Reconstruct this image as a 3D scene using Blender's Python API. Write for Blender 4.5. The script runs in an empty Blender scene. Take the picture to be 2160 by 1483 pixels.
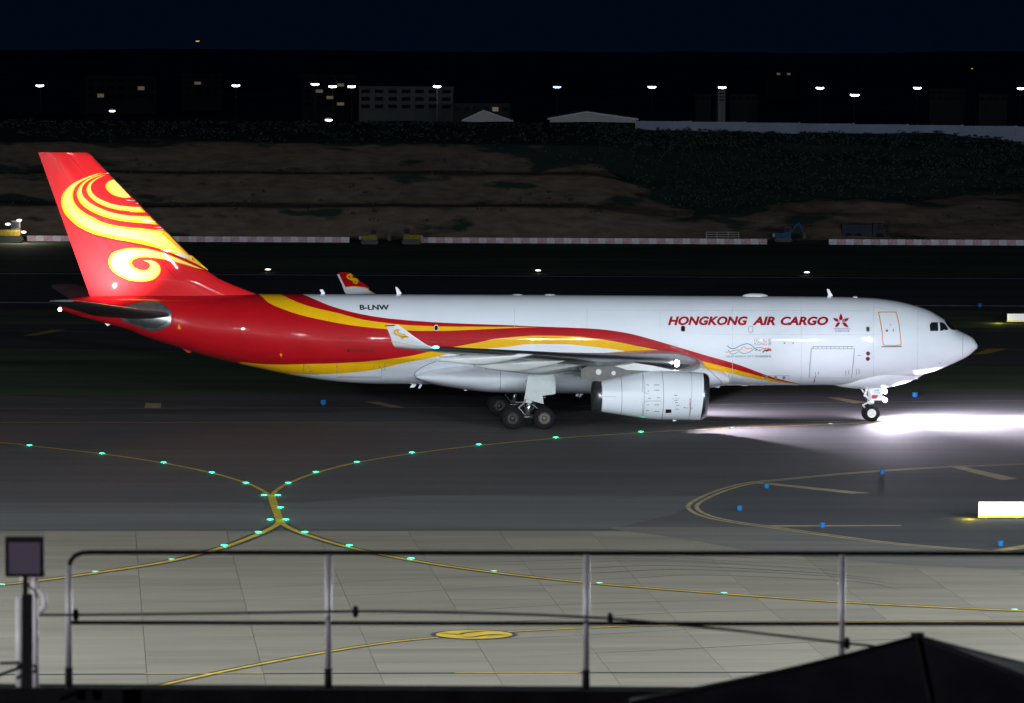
import bpy, bmesh, math, random
import numpy as np
from mathutils import Vector, Matrix
random.seed(7); rng = np.random.default_rng(7)
PI = math.pi
scene = bpy.context.scene
col = scene.collection

# ------------------------------------------------------------------ camera
W, H = 2160, 1483                       # size of the photograph, used to read positions off it
F, HC, Y0 = 10955.0, 25.15, 50.0        # focal length in pixels, eye height in metres, horizon row
ROLL, YAW = math.radians(0.25), math.radians(4.6)
pitch = math.atan((H/2 - Y0)/F)
fv = np.array([0, math.cos(pitch), -math.sin(pitch)]); rv = np.array([1., 0, 0]); uv = np.cross(rv, fv)
cR, sR = math.cos(ROLL), math.sin(ROLL)
RV = cR*rv + sR*uv; UV = cR*uv - sR*rv
CP = np.array([0, 0, HC])
cam = bpy.data.cameras.new('camera'); camo = bpy.data.objects.new('camera', cam); col.objects.link(camo)
cam.sensor_fit = 'HORIZONTAL'; cam.sensor_width = 36; cam.lens = F/W*36
cam.clip_start = 0.5; cam.clip_end = 20000
cam.dof.use_dof = True; cam.dof.focus_distance = 325; cam.dof.aperture_fstop = 5.6
camo.matrix_world = Matrix(((RV[0], UV[0], -fv[0], 0), (RV[1], UV[1], -fv[1], 0), (RV[2], UV[2], -fv[2], HC), (0, 0, 0, 1)))
scene.camera = camo

# ------------------------------------------------------------------ world, night sky
world = bpy.data.worlds.new('World'); scene.world = world; world.use_nodes = True
wn = world.node_tree.nodes; wl = world.node_tree.links
bg = wn['Background']; sky = wn.new('ShaderNodeTexSky'); sky.sky_type = 'NISHITA'; sky.sun_disc = False
sky.sun_elevation = math.radians(-6.5); sky.sun_rotation = math.radians(200); sky.altitude = 0
sky.air_density = 1.0; sky.dust_density = 2.0; sky.ozone_density = 4.0
tint = wn.new('ShaderNodeMix'); tint.data_type = 'RGBA'; tint.blend_type = 'MIX'; tint.inputs[0].default_value = 0.85
tint.inputs[7].default_value = (0.016, 0.046, 0.145, 1)
wl.new(sky.outputs[0], tint.inputs[6]); wl.new(tint.outputs[2], bg.inputs[0]); bg.inputs[1].default_value = 0.06
scene.view_settings.view_transform = 'Standard'; scene.view_settings.look = 'None'
scene.view_settings.exposure = 0; scene.view_settings.gamma = 1
scene.render.engine = 'CYCLES'
scene.cycles.use_denoising = True
scene.cycles.max_bounces = 6

# ------------------------------------------------------------------ apron floodlights, the light of the place
# (the masts stand on the apron edge left and right of the view; their lamps light the pavement and the airplane)
MASTS = [(x_, 100, 25.5, p_*1e6) for x_, p_ in ((-128, .18), (-98, .19), (-70, .19), (-44, .22), (-19, .20), (18, .26), (41, .36), (66, .24), (95, .20), (126, .18))] + [(62, 200, 25.5, 0.30e6), (-66, 200, 25.5, 0.26e6)]
def lamp(name, kind, loc, power, color=(1, 1, 1), radius=0.3, parent=None, spot=None, target=None, blend=0.5):
    l = bpy.data.lights.new(name, kind); o = bpy.data.objects.new(name, l); col.objects.link(o)
    l.energy = power; l.color = color; l.shadow_soft_size = radius
    o.location = loc
    if kind == 'SPOT':
        l.spot_size = spot; l.spot_blend = blend
        d = Vector(target) - Vector(loc); o.rotation_euler = d.to_track_quat('-Z', 'Y').to_euler()
    if parent: o.parent = parent
    return o
for mx, my, mz, mp in MASTS:
    for q in (-2.4, 2.4): lamp('floodlight', 'POINT', (mx + q, my + 1.2, mz), mp/2*.63, (0.86, 0.94, 1.0), 0.32)
lamp('post_fill_light', 'POINT', (-22, 18, 27), 2.2e4, (1.0, 0.95, 0.97), 0.4)     # added fill lamp without a fixture, brightens the railing posts from the camera side

# ------------------------------------------------------------------ reading positions off the photograph
def ray(px, py): return fv + RV*((px - W/2)/F) - UV*((py - H/2)/F)
def ground(px, py, z=0.0):
    d = ray(px, py); return CP + d*((z - HC)/d[2])
def at_dist(px, py, dist):               # the point of that ray at forward distance dist
    d = ray(px, py); return CP + d*(dist/d[1])
FW = np.array([math.cos(YAW), math.sin(YAW), 0]); ST = np.array([math.sin(YAW), -math.cos(YAW), 0])
ORG = ground(1838, 889.5) + FW*6.83 - ST*0.36          # on the ground under the nose tip
def sz(px, py, t=0.0):                   # -> (metres aft of the nose, height) in the vertical plane t metres to starboard
    d = ray(px, py); k = ((ORG + ST*t - CP) @ ST)/(d @ ST); p = CP + d*k - ORG
    return float(-(p @ FW)), float(p[2])
def A(s, t, z): return (-s, -t, z)       # airplane coordinates

# ------------------------------------------------------------------ interpolation
def pchip(xs, ys):
    o = np.argsort(xs); x = np.array(xs, float)[o]; y = np.array(ys, float)[o]
    keep = np.concatenate([[True], np.diff(x) > 1e-6]); x = x[keep]; y = y[keep]
    h = np.diff(x); dl = np.diff(y)/h; m = np.zeros_like(y)
    for i in range(1, len(x)-1):
        if dl[i-1]*dl[i] > 0:
            w1 = 2*h[i]+h[i-1]; w2 = h[i]+2*h[i-1]; m[i] = (w1+w2)/(w1/dl[i-1]+w2/dl[i])
    m[0] = dl[0]; m[-1] = dl[-1]
    def f(v):
        v = min(max(v, x[0]), x[-1]); i = min(max(int(np.searchsorted(x, v)) - 1, 0), len(h)-1)
        u = (v - x[i])/h[i]
        return ((1+2*u)*(1-u)**2)*y[i] + u*(1-u)**2*h[i]*m[i] + u*u*(3-2*u)*y[i+1] + u*u*(u-1)*h[i]*m[i+1]
    return f
def spline(pts, n):                      # Catmull-Rom through pts, resampled to n points
    p = np.array(pts, float); p = np.vstack([2*p[0]-p[1], p, 2*p[-1]-p[-2]]); k = len(p)-3; out = []
    for j in range(n):
        u = j/(n-1)*k; i = min(int(u), k-1); u -= i
        a, b, c, d = p[i:i+4]
        out.append(0.5*((2*b) + (c-a)*u + (2*a-5*b+4*c-d)*u*u + (3*b-a-3*c+d)*u**3))
    return np.array(out)

# ------------------------------------------------------------------ materials
def mat(name, color, rough=0.5, metal=0.0, noise=0.0, nscale=3.0, coat=0.0, emit=None, estr=0.0, stretch=None, bump=0.0, color2=None, objrand=0.0, spec=0.5, lo=0.35, hi=0.65):
    m = bpy.data.materials.new(name); m.use_nodes = True; nt = m.node_tree; n = nt.nodes; L = nt.links
    b = n['Principled BSDF']; b.inputs['Roughness'].default_value = rough; b.inputs['Metallic'].default_value = metal
    b.inputs['Specular IOR Level'].default_value = spec
    c = tuple(color) + (1,)
    b.inputs['Base Color'].default_value = c
    if coat: b.inputs['Coat Weight'].default_value = coat; b.inputs['Coat Roughness'].default_value = 0.028
    if emit: b.inputs['Emission Color'].default_value = tuple(emit)+(1,); b.inputs['Emission Strength'].default_value = estr
    if noise or color2 or bump or objrand:
        tc = n.new('ShaderNodeTexCoord'); mp = n.new('ShaderNodeMapping'); nz = n.new('ShaderNodeTexNoise')
        if objrand:
            oj = n.new('ShaderNodeObjectInfo'); vm = n.new('ShaderNodeVectorMath'); vm.operation = 'SCALE'; vm.inputs[0].default_value = (37, 91, 0); L.new(oj.outputs['Random'], vm.inputs['Scale']); L.new(vm.outputs[0], mp.inputs['Location'])
        if stretch: mp.inputs['Scale'].default_value = stretch
        L.new(tc.outputs['Object'], mp.inputs[0]); L.new(mp.outputs[0], nz.inputs[0])
        nz.inputs['Scale'].default_value = nscale; nz.inputs['Detail'].default_value = 6; nz.inputs['Roughness'].default_value = 0.6
        rp = n.new('ShaderNodeValToRGB'); L.new(nz.outputs[0], rp.inputs[0])
        c2 = tuple(color2)+(1,) if color2 else tuple(max(0, v*(1-noise)) for v in color)+(1,)
        c1 = c if color2 else tuple(v*(1+noise) for v in color)+(1,)
        rp.color_ramp.elements[0].position = lo; rp.color_ramp.elements[0].color = c2
        rp.color_ramp.elements[1].position = hi; rp.color_ramp.elements[1].color = c1
        out = rp.outputs[0]
        if objrand:
            oi = n.new('ShaderNodeObjectInfo'); mr = n.new('ShaderNodeMapRange'); L.new(oi.outputs['Random'], mr.inputs[0])
            mr.inputs[3].default_value = 1-objrand; mr.inputs[4].default_value = 1+objrand
            hs = n.new('ShaderNodeHueSaturation'); L.new(mr.outputs[0], hs.inputs['Value']); L.new(out, hs.inputs['Color']); out = hs.outputs[0]
        L.new(out, b.inputs['Base Color'])
        if bump:
            bp = n.new('ShaderNodeBump'); bp.inputs['Strength'].default_value = bump; L.new(nz.outputs[0], bp.inputs['Height']); L.new(bp.outputs[0], b.inputs['Normal'])
    return m
M = {}
M['white'] = mat('white_paint', (0.72, 0.76, 0.825), 0.45, noise=0.03, nscale=0.7, coat=1.0, stretch=(0.25, 1, 1.0), spec=0.15)
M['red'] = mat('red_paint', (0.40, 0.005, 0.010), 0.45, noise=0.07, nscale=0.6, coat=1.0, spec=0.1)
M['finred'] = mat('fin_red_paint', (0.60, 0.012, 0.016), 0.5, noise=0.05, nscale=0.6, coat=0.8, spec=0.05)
M['yellow'] = mat('yellow_paint', (0.80, 0.44, 0.005), 0.45, noise=0.05, nscale=0.6, coat=1.0, spec=0.1)
M['gold'] = mat('gold_paint', (0.84, 0.40, 0.010), 0.5, noise=0.02, coat=0.6, spec=0.05)
M['pale'] = mat('pale_yellow_paint', (0.86, 0.62, 0.12), 0.5, noise=0.02, coat=0.6, spec=0.05)
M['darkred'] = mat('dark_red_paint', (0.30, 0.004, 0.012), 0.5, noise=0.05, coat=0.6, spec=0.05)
M['deepred'] = mat('lettering_red', (0.33, 0.004, 0.010), 0.3, noise=0.05, coat=0.3)
M['grey'] = mat('grey_wing_paint', (0.42, 0.44, 0.45), 0.32, noise=0.06, nscale=0.9, coat=0.2)
M['lgrey'] = mat('pale_grey_paint', (0.58, 0.60, 0.60), 0.30, noise=0.05, nscale=0.9, coat=0.3)
M['doorgrey'] = mat('gear_door_paint', (0.43, 0.47, 0.47), 0.35, noise=0.06, nscale=2, coat=.3, spec=.2)
M['slat'] = mat('bare_metal_edge', (0.30, 0.31, 0.33), 0.28, metal=0.9, noise=0.08, nscale=2)
M['darkmetal'] = mat('dark_metal', (0.16, 0.16, 0.165), 0.30, metal=0.85, noise=0.15, nscale=3)
M['lip'] = mat('inlet_metal', (0.30, 0.31, 0.33), 0.24, metal=0.95, noise=0.08, nscale=2)
M['titan'] = mat('heat_stained_metal', (0.105, 0.100, 0.095), 0.5, metal=0.0, noise=0.25, nscale=2.5)
M['stabshade'] = mat('stabiliser_shaded_paint', (0.045, 0.047, 0.052), 0.45, noise=0.15, nscale=2, spec=.3)  # grey paint darkened to put the underside's shade into the colour
M['plate'] = mat('stabiliser_plate_metal', (0.30, 0.30, 0.31), 0.30, metal=0.8, noise=0.2, nscale=3)
M['steel'] = mat('polished_steel', (0.55, 0.56, 0.58), 0.25, metal=0.9, noise=0.1, nscale=6)
M['gearwhite'] = mat('gear_white_paint', (0.70, 0.71, 0.72), 0.35, noise=0.08, nscale=6)
M['tyre'] = mat('tyre_rubber', (0.006, 0.006, 0.008), 0.85, noise=0.25, nscale=8, spec=0.2)
M['rim'] = mat('wheel_rim', (0.11, 0.095, 0.08), 0.5, metal=0.4, noise=0.2, nscale=8)
M['darkrim'] = mat('dark_wheel_rim', (0.035, 0.03, 0.027), 0.5, metal=0.4, noise=0.3, nscale=8)  # darker rim, used on all main wheels but the front outer ones
M['glass'] = mat('dark_glass', (0.012, 0.014, 0.018), 0.06, noise=0.3, nscale=5)
M['ink'] = mat('black_lettering', (0.012, 0.012, 0.016), 0.4, noise=0.2)
M['line'] = mat('panel_line', (0.20, 0.20, 0.22), 0.5, noise=0.2)
M['orange'] = mat('orange_door_outline', (0.62, 0.24, 0.02), 0.4, noise=0.05)
M['navy'] = mat('navy_print', (0.03, 0.07, 0.16), 0.4, noise=0.1)
M['blue'] = mat('blue_print', (0.02, 0.20, 0.48), 0.4, noise=0.1)
M['green'] = mat('green_print', (0.06, 0.42, 0.32), 0.4, noise=0.1)
M['lorange'] = mat('orange_print', (0.78, 0.26, 0.06), 0.4, noise=0.1)
M['purple'] = mat('purple_print', (0.22, 0.10, 0.30), 0.4, noise=0.1)
M['lampwhite'] = mat('lit_lens', (1, 1, 1), 0.3, emit=(1, 0.97, 1.0), estr=30)
M['lampgreen'] = mat('green_lit_lens', (0.1, 0.8, 0.5), 0.3, emit=(0.02, 1.0, 0.42), estr=1.5)
M['dimgreen'] = mat('dim_green_lens', (0.3, 0.5, 0.4), 0.4, emit=(0.12, 0.9, 0.45), estr=.45)
M['lampcyan'] = mat('cyan_lit_lens', (0.1, 0.9, 0.8), 0.3, emit=(0.12, 1.0, 0.92), estr=6)
M['lampwarm'] = mat('warm_lit_lens', (1, 0.9, 0.8), 0.3, emit=(1.0, 0.86, 0.74), estr=5)
M['lamporange'] = mat('orange_lit_lens', (1, 0.5, 0.2), 0.3, emit=(1.0, 0.42, 0.12), estr=1.5)
M['asphalt'] = mat('worn_asphalt', (0.122, 0.116, 0.117), 0.85, noise=0.0, color2=(0.076, 0.074, 0.079), lo=.28, hi=.72, nscale=0.30, stretch=(0.10, 1.0, 1.0), bump=0.05, spec=0.25)
M['asphalt2'] = mat('paler_asphalt', (0.150, 0.152, 0.150), 0.85, color2=(0.108, 0.112, 0.114), nscale=0.30, stretch=(0.10, 1.0, 1.0), spec=0.25)
M['asphalt3'] = mat('fresh_dark_asphalt', (0.095, 0.098, 0.102), 0.85, color2=(0.068, 0.072, 0.078), nscale=0.30, stretch=(0.08, 1.0, 1.0), spec=0.25)
M['runway'] = mat('runway_asphalt', (0.075, 0.075, 0.082), 0.8, color2=(0.038, 0.038, 0.046), nscale=0.25, stretch=(0.03, 1.0, 1.0), spec=0.25)
M['concrete'] = mat('apron_concrete', (0.288, 0.262, 0.204), 0.8, color2=(0.180, 0.166, 0.134), nscale=0.5, stretch=(0.10, 1.0, 1.0), objrand=0.07, lo=.25, hi=.75, spec=0.25)
M['joint'] = mat('joint_sealant', (0.14, 0.134, 0.118), 0.8, noise=0.2)
M['grass'] = mat('airfield_grass', (0.15, 0.20, 0.115), 0.9, color2=(0.07, 0.105, 0.07), nscale=0.10, stretch=(0.22, 1.0, 1.0), spec=0.1)
M['tyremark'] = mat('tyre_rubber_marks', (0.075, 0.078, 0.08), 0.85, color2=(0.13, 0.13, 0.125), nscale=0.6, stretch=(0.2, 1, 1), spec=0.2)
M['taxiyellow'] = mat('taxi_line_yellow', (0.62, 0.42, 0.03), 0.7, noise=0.25, nscale=1.0)
M['fadedyellow'] = mat('faded_taxi_yellow', (0.42, 0.34, 0.17), 0.7, noise=0.25, nscale=0.8)
M['black'] = mat('black_paint', (0.02, 0.02, 0.02), 0.6, noise=0.3, nscale=2)
M['lineblack'] = mat('black_line_paint', (0.045, 0.045, 0.05), 0.7, noise=0.3, nscale=0.5)
M['whiteline'] = mat('white_line_paint', (0.74, 0.77, 0.82), 0.7, noise=0.2, nscale=0.6)
M['soil'] = mat('bare_soil', (0.175, 0.125, 0.085), 0.95, color2=(0.105, 0.078, 0.056), nscale=0.16, stretch=(0.45, 1, 1), spec=0.1, bump=0.3)

def link(o, parent=None, **kw):
    col.objects.link(o)
    if parent: o.parent = parent
    for k, v in kw.items():
        if v: o[k] = v
    return o
def mesh(name, verts, faces, mats, parent=None, smooth=False, midx=None, **kw):
    me = bpy.data.meshes.new(name); me.from_pydata([tuple(map(float, v)) for v in verts], [], [tuple(map(int, f)) for f in faces])
    for m in (mats if isinstance(mats, (list, tuple)) else [mats]): me.materials.append(M[m] if isinstance(m, str) else m)
    if midx is not None: me.polygons.foreach_set('material_index', midx)
    if smooth: me.polygons.foreach_set('use_smooth', [True]*len(me.polygons))
    me.update()
    return link(bpy.data.objects.new(name, me), parent, **kw)
def empty(name, loc=(0, 0, 0), rz=0.0, **kw):
    o = bpy.data.objects.new(name, None); o.location = loc; o.rotation_euler = (0, 0, rz); o.empty_display_size = 0.2
    return link(o, None, **kw)
def fix_normals(o):
    bm = bmesh.new(); bm.from_mesh(o.data); bmesh.ops.remove_doubles(bm, verts=bm.verts, dist=1e-4)
    bmesh.ops.recalc_face_normals(bm, faces=bm.faces); bm.to_mesh(o.data); bm.free(); return o
def copy_tree(o, parent=None):
    c = o.copy(); col.objects.link(c)
    if parent: c.parent = parent
    for ch in o.children: copy_tree(ch, c)
    return c

class MB:                                # collects simple shapes into one mesh
    def __init__(s): s.v = []; s.f = []
    def add(s, v, f):
        k = len(s.v); s.v += [tuple(map(float, p)) for p in v]; s.f += [tuple(i+k for i in q) for q in f]; return s
    def box(s, lo, hi):
        x0, y0, z0 = lo; x1, y1, z1 = hi
        return s.add([(x0, y0, z0), (x1, y0, z0), (x1, y1, z0), (x0, y1, z0), (x0, y0, z1), (x1, y0, z1), (x1, y1, z1), (x0, y1, z1)],
                     [(0, 3, 2, 1), (4, 5, 6, 7), (0, 1, 5, 4), (1, 2, 6, 5), (2, 3, 7, 6), (3, 0, 4, 7)])
    def tube(s, p0, p1, r0, r1=None, n=10, caps=True):
        p0 = np.array(p0, float); p1 = np.array(p1, float); r1 = r0 if r1 is None else r1
        d = p1-p0; d = d/np.linalg.norm(d); a = np.cross(d, [0, 0, 1] if abs(d[2]) < 0.9 else [1, 0, 0]); a /= np.linalg.norm(a); b = np.cross(d, a)
        v = []
        for p, r in ((p0, r0), (p1, r1)):
            for i in range(n): t = 2*PI*i/n; v.append(p + a*r*math.cos(t) + b*r*math.sin(t))
        f = [(i, (i+1) % n, n+(i+1) % n, n+i) for i in range(n)]
        if caps: f += [tuple(range(n-1, -1, -1)), tuple(range(n, 2*n))]
        return s.add(v, f)
    def path(s, pts, r, n=8):
        pts = np.array(pts, float); v = []; k = len(pts)
        for j in range(k):
            d = pts[min(j+1, k-1)] - pts[max(j-1, 0)]; d /= np.linalg.norm(d)
            a = np.cross(d, [0, 1, 0] if abs(d[1]) < 0.9 else [1, 0, 0]); a /= np.linalg.norm(a); b = np.cross(d, a)
            for i in range(n): t = 2*PI*i/n; v.append(pts[j] + a*r*math.cos(t) + b*r*math.sin(t))
        f = [(j*n+i, j*n+(i+1) % n, (j+1)*n+(i+1) % n, (j+1)*n+i) for j in range(k-1) for i in range(n)]
        f += [tuple(range(n-1, -1, -1)), tuple(range((k-1)*n, k*n))]
        return s.add(v, f)
    def prism(s, poly, dirv):            # planar polygon (3-d points) pushed along dirv
        n = len(poly); p = [np.array(q, float) for q in poly]; d = np.array(dirv, float)
        return s.add(p + [q+d for q in p], [tuple(range(n-1, -1, -1)), tuple(range(n, 2*n))] + [(i, (i+1) % n, n+(i+1) % n, n+i) for i in range(n)])
    def loft(s, rings, cap=True, closed=True):
        n = len(rings[0]); v = [p for r in rings for p in r]; m = n if closed else n-1
        f = [(j*n+i, j*n+(i+1) % n, (j+1)*n+(i+1) % n, (j+1)*n+i) for j in range(len(rings)-1) for i in range(m)]
        if cap: f += [tuple(range(n-1, -1, -1)), tuple(range((len(rings)-1)*n, len(rings)*n))]
        return s.add(v, f)
    def ball(s, c, r, n=12, m=8, sx=1, sy=1, sz_=1):
        rings = []
        for j in range(1, m):
            ph = PI*j/m; rings.append([(c[0]+sx*r*math.sin(ph)*math.cos(2*PI*i/n), c[1]+sy*r*math.sin(ph)*math.sin(2*PI*i/n), c[2]-sz_*r*math.cos(ph)) for i in range(n)])
        return s.loft(rings)
    def build(s, name, m, parent=None, smooth=False, **kw):
        o = mesh(name, s.v, s.f, m, parent, smooth, **kw); return fix_normals(o)
def shade(o, ang=35):
    o.data.polygons.foreach_set('use_smooth', [True]*len(o.data.polygons)); o.data.set_sharp_from_angle(angle=math.radians(ang)); return o

# ==================================================================  THE SETTING
# one sheet of grassed ground, then pavements laid on it
def sheet(name, pts, m, z, kind='structure', parent=None, **kw):
    return mesh(name, [(p[0], p[1], z) for p in pts], [tuple(range(len(pts)))], m, parent, kind=kind, **kw)
g = []
mesh('ground', [(-1500, -400, -.05), (1500, -400, -.05), (1500, 612, -.05), (-1500, 612, -.05)], [(0, 1, 2, 3)], 'grass', kind='structure')
XL, XR = -1300, 3460                     # pixel columns well outside the frame
def band(name, yl0, yr0, yl1, yr1, m, z):   # strip of ground between two straight rows of the photograph (left and right row of each edge)
    def row(a, b, x): return a + (b-a)*x/W
    return sheet(name, [ground(XL, row(yl0, yr0, XL)), ground(XR, row(yl0, yr0, XR)), ground(XR, row(yl1, yr1, XR)), ground(XL, row(yl1, yr1, XL))], m, z)
asph = band('taxiway', 1120, 1120, 833, 826, 'asphalt', 0.0)
band('taxiway_shoulder', 870, 867, 846, 838, 'asphalt3', 0.004)
band('parallel_taxiway', 732, 772, 684, 692, 'asphalt3', 0.0)
band('runway', 652, 655, 573, 584, 'runway', 0.0)

# concrete apron of separate slabs, laid square with the taxiway
apron = sheet('apron', [ground(XL, 1116.5), ground(XR, 1116.5), np.array([140, 45, 0]), np.array([-140, 45, 0])], 'joint', -0.03)
SL = 4.5
edge = ground(600, 1116.5); e_n = -ST; e_t = FW
slabme = None; n = 0
j0 = 252.4/SL
base = edge
for j in range(0, 14):
    for i in range(-8, 8):
        c = base - e_n*(SL*(j+0.5)) + e_t*(SL*(i+0.5) + 1.6)
        v = c - CP; zf = v @ fv; px = W/2 + F*(v @ RV)/zf; py = H/2 - F*(v @ UV)/zf
        if not (-260 < px < W+260 and py < 1520): continue
        if slabme is None:
            h = SL/2 - 0.010; hd = SL/2 - 0.002
            vs = [(-h, -hd, 0), (h, -hd, 0), (h, hd, 0), (-h, hd, 0), (-h, -hd, .016), (h, -hd, .016), (h, hd, .016), (-h, hd, .016)]
            o = mesh('slab', vs, [(4, 5, 6, 7), (0, 1, 5, 4), (1, 2, 6, 5), (2, 3, 7, 6), (3, 0, 4, 7)], 'concrete', apron); slabme = o.data
        else:
            o = link(bpy.data.objects.new('slab', slabme), apron)
        o.location = (c[0], c[1], -0.022); o.rotation_euler = (0, 0, YAW); n += 1
print('slabs', n)
# asphalt fillet of the turn, over the far right corner of the apron, and the paler patch along the apron edge
pts = [(1290, 1116), (1420, 1133), (1560, 1158), (1720, 1176), (1900, 1190), (2160, 1203), (2600, 1220), (3460, 1230), (3460, 1112), (1290, 1112)]
M['fillet'] = mat('old_fillet_asphalt', (.195, .188, .168), .85, color2=(.135, .132, .122), nscale=.45, stretch=(.10, 1, 1), spec=.25)
sheet('taxiway_fillet', [ground(*p) for p in pts], 'fillet', 0.004)
pts = [(-900, 1060), (640, 1060), (850, 1046), (1500, 1046), (1420, 1085), (1290, 1115.5), (-900, 1117.5)]
sheet('pavement_patch', [ground(*p) for p in pts], 'asphalt2', 0.0038)

def ribbon_pts(pts, w, n=None):          # ground polyline -> left/right edges
    p = np.array(pts)[:, :2]; d = np.gradient(p, axis=0); d /= np.linalg.norm(d, axis=1)[:, None]
    nn = np.stack([-d[:, 1], d[:, 0]], 1)*np.array(w).reshape(-1, 1)/2
    return p+nn, p-nn
def painted(name, px_pts, w, m, z, n=60, smooth_=True, taper=None, **kw):
    p = np.array([ground(*q) for q in px_pts]); p = spline(p, n) if smooth_ else p
    ww = np.full(len(p), w) if taper is None else np.interp(np.linspace(0, 1, len(p)), *taper)*w
    a, b = ribbon_pts(p, ww); k = len(p)
    return mesh(name, [(q[0], q[1], z) for q in a] + [(q[0], q[1], z) for q in b], [(i, i+1, k+i+1, k+i) for i in range(k-1)], m, None, kind='structure', **kw)
def patch(name, px_pts, m, z):
    return sheet(name, [ground(*p) for p in px_pts], m, z)

# rubber sweeps on the pavements
def sweep(pts, w, z, m='tyremark'): painted('tyre_marks', pts, w, m, z, 40, taper=([0, .25, .8, 1], [.1, 1, 1, .05]))
for k in range(9):
    yy = 930 + k*9 + random.uniform(-3, 3)
    sweep([(-200, yy - 22), (120, yy), (330, yy + 26), (470 + 12*k, yy + 60), (560, yy+100)], random.uniform(.10, .3), 0.0043 + k*0.0002)
for k in range(7):
    yy = 1128 + k*9 + random.uniform(-3, 3)
    sweep([(700 + 90*k, yy + 40), (980 + 60*k, yy + 36), (1250 + 40*k, yy + 30), (1500 + 50*k, yy + 44), (1900, yy + 62)], random.uniform(.10, .3), -0.0035 + k*0.0002)
for k in range(6):
    yy = 1230 + k*26 + random.uniform(-8, 8)
    sweep([(250 + 170*k, yy + 20), (600 + 160*k, yy + 6), (900 + 170*k, yy - 12), (1250 + 160*k, yy - 20)], random.uniform(.08, .2), -0.0033 + k*0.0002)
sweep([(1250, 1056), (1420, 1040), (1480, 1033), (1560, 1018)], 0.5, 0.006)

# taxi lines (with a dark border where they cross the concrete)
L1 = [(-300, 918), (0, 934), (62, 940.5), (215, 957.5), (345, 977), (447, 998), (519, 1019), (552, 1034), (570, 1048), (579, 1066), (585, 1084), (593, 1104)]
L2 = [(1870, 890.5), (1752, 895), (1660, 898.5), (1500, 905), (1352, 913), (1172, 925), (1010, 940), (869, 957), (753, 976), (666, 998), (608, 1020), (583, 1035), (574, 1048), (577, 1066), (585, 1084), (593, 1104)]
L3 = [(590, 1100), (580, 1110), (545, 1127), (473, 1154), (362, 1183), (200, 1209), (80, 1225), (0, 1234), (-300, 1262)]
L4 = [(590, 1100), (605, 1111), (643, 1127), (737, 1155), (867, 1182), (1042, 1208), (1264, 1232), (1527, 1253), (1800, 1272), (2160, 1289), (2600, 1304)]
L5 = [(150, 1500), (360, 1441), (600, 1391), (800, 1358), (920, 1345), (1000, 1339), (1085, 1332), (1300, 1322), (1540, 1317), (1900, 1312), (2300, 1310)]
for k, (nm, L_, w, b) in enumerate((('taxi_line', L1, .24, 0), ('taxi_line', L2, .24, 0), ('taxi_line', L3, .34, .80), ('taxi_line', L4, .30, .72), ('stand_line', L5, .24, .6))):
    if b: painted('line_border', L_, b, 'lineblack', 0.0064 + .0006*k if nm == 'taxi_line' else 0.0056, 90)
    painted(nm, L_, w, 'taxiyellow', 0.0100 + .0011*k if nm == 'taxi_line' else 0.0092, 90)
painted('taxi_line', [(572, 1044), (578, 1064), (585, 1084), (593, 1105)], .42, 'taxiyellow', 0.0162, 20)
painted('taxi_line', [(-600, 893), (0, 892), (1080, 890.8), (1855, 890.2), (2160, 890), (2800, 889.6)], .18, 'taxiyellow', 0.0172, 30)
painted('taxi_edge_line', [(-600, 866), (0, 862.5), (847, 860), (1025, 859), (1500, 854), (1740, 849.5), (2160, 845), (2700, 839)], .18, 'fadedyellow', 0.0085, 40)
patch('shoulder_stripe', [(768, 847), (800, 848), (856, 860), (826, 860.3)], 'fadedyellow', 0.0105)
patch('shoulder_stripe', [(1742, 838), (1768, 838.6), (1836, 850), (1800, 851)], 'fadedyellow', 0.0105)
patch('shoulder_panel', [(307, 850.5), (340, 850.5), (340, 861), (305, 861)], 'fadedyellow', 0.0105)
# far lines
def rowline(y0, y1, w, m, nm): painted(nm, [(-600, y0 - (y1-y0)*600/W), (0, y0), (W, y1), (2760, y1 + (y1-y0)*600/W)], w, m, 0.008, 8)
rowline(577, 588, .9, 'whiteline', 'runway_edge_line'); rowline(638, 645.5, 1.2, 'whiteline', 'runway_edge_line')
rowline(692, 698, .22, 'fadedyellow', 'taxi_edge_line'); rowline(697, 737, .22, 'taxiyellow', 'taxi_line')
patch('shoulder_stripe', [(46, 709), (70, 709), (140, 695.5), (108, 696)], 'taxiyellow', 0.012)
patch('shoulder_stripe', [(2050, 748), (2078, 747), (2126, 736), (2086, 735.5)], 'taxiyellow', 0.012)
# island with its double edge line and stripes
isl = [(2700, 948), (2160, 979), (2000, 985), (1800, 998), (1660, 1011), (1582, 1019.5), (1525, 1034), (1482, 1052), (1461, 1067), (1470, 1080), (1505, 1093), (1565, 1104), (1640, 1114), (1760, 1131), (1900, 1148), (2090, 1163), (2400, 1182), (2700, 1195)]
ip = spline([ground(*p) for p in isl], 120)
sheet('traffic_island', ip, 'asphalt3', 0.0072)
for off in (-.22, .22):
    a, b = ribbon_pts(ip, np.full(len(ip), 2*abs(off))); q = a if off > 0 else b
    c, d = ribbon_pts(np.c_[q, np.zeros(len(q))], np.full(len(q), .24)); k = len(q)
    mesh('island_edge_line', [(v[0], v[1], .0115) for v in c] + [(v[0], v[1], .0115) for v in d], [(i, i+1, k+i+1, k+i) for i in range(k-1)], 'fadedyellow', kind='structure')
for q in ([(1590, 1019), (1622, 1019), (1836, 1040.5), (1795, 1042)], [(1998, 983.5), (2024, 983), (2148, 1010.5), (2112, 1013)],
          [(1618, 1108.6), (1900, 1108), (1902, 1110), (1632, 1111.4)], [(2088, 1162), (2170, 1148), (2190, 1153), (2118, 1163.5)]):
    patch('island_stripe', q, 'fadedyellow', 0.0135)
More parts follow.
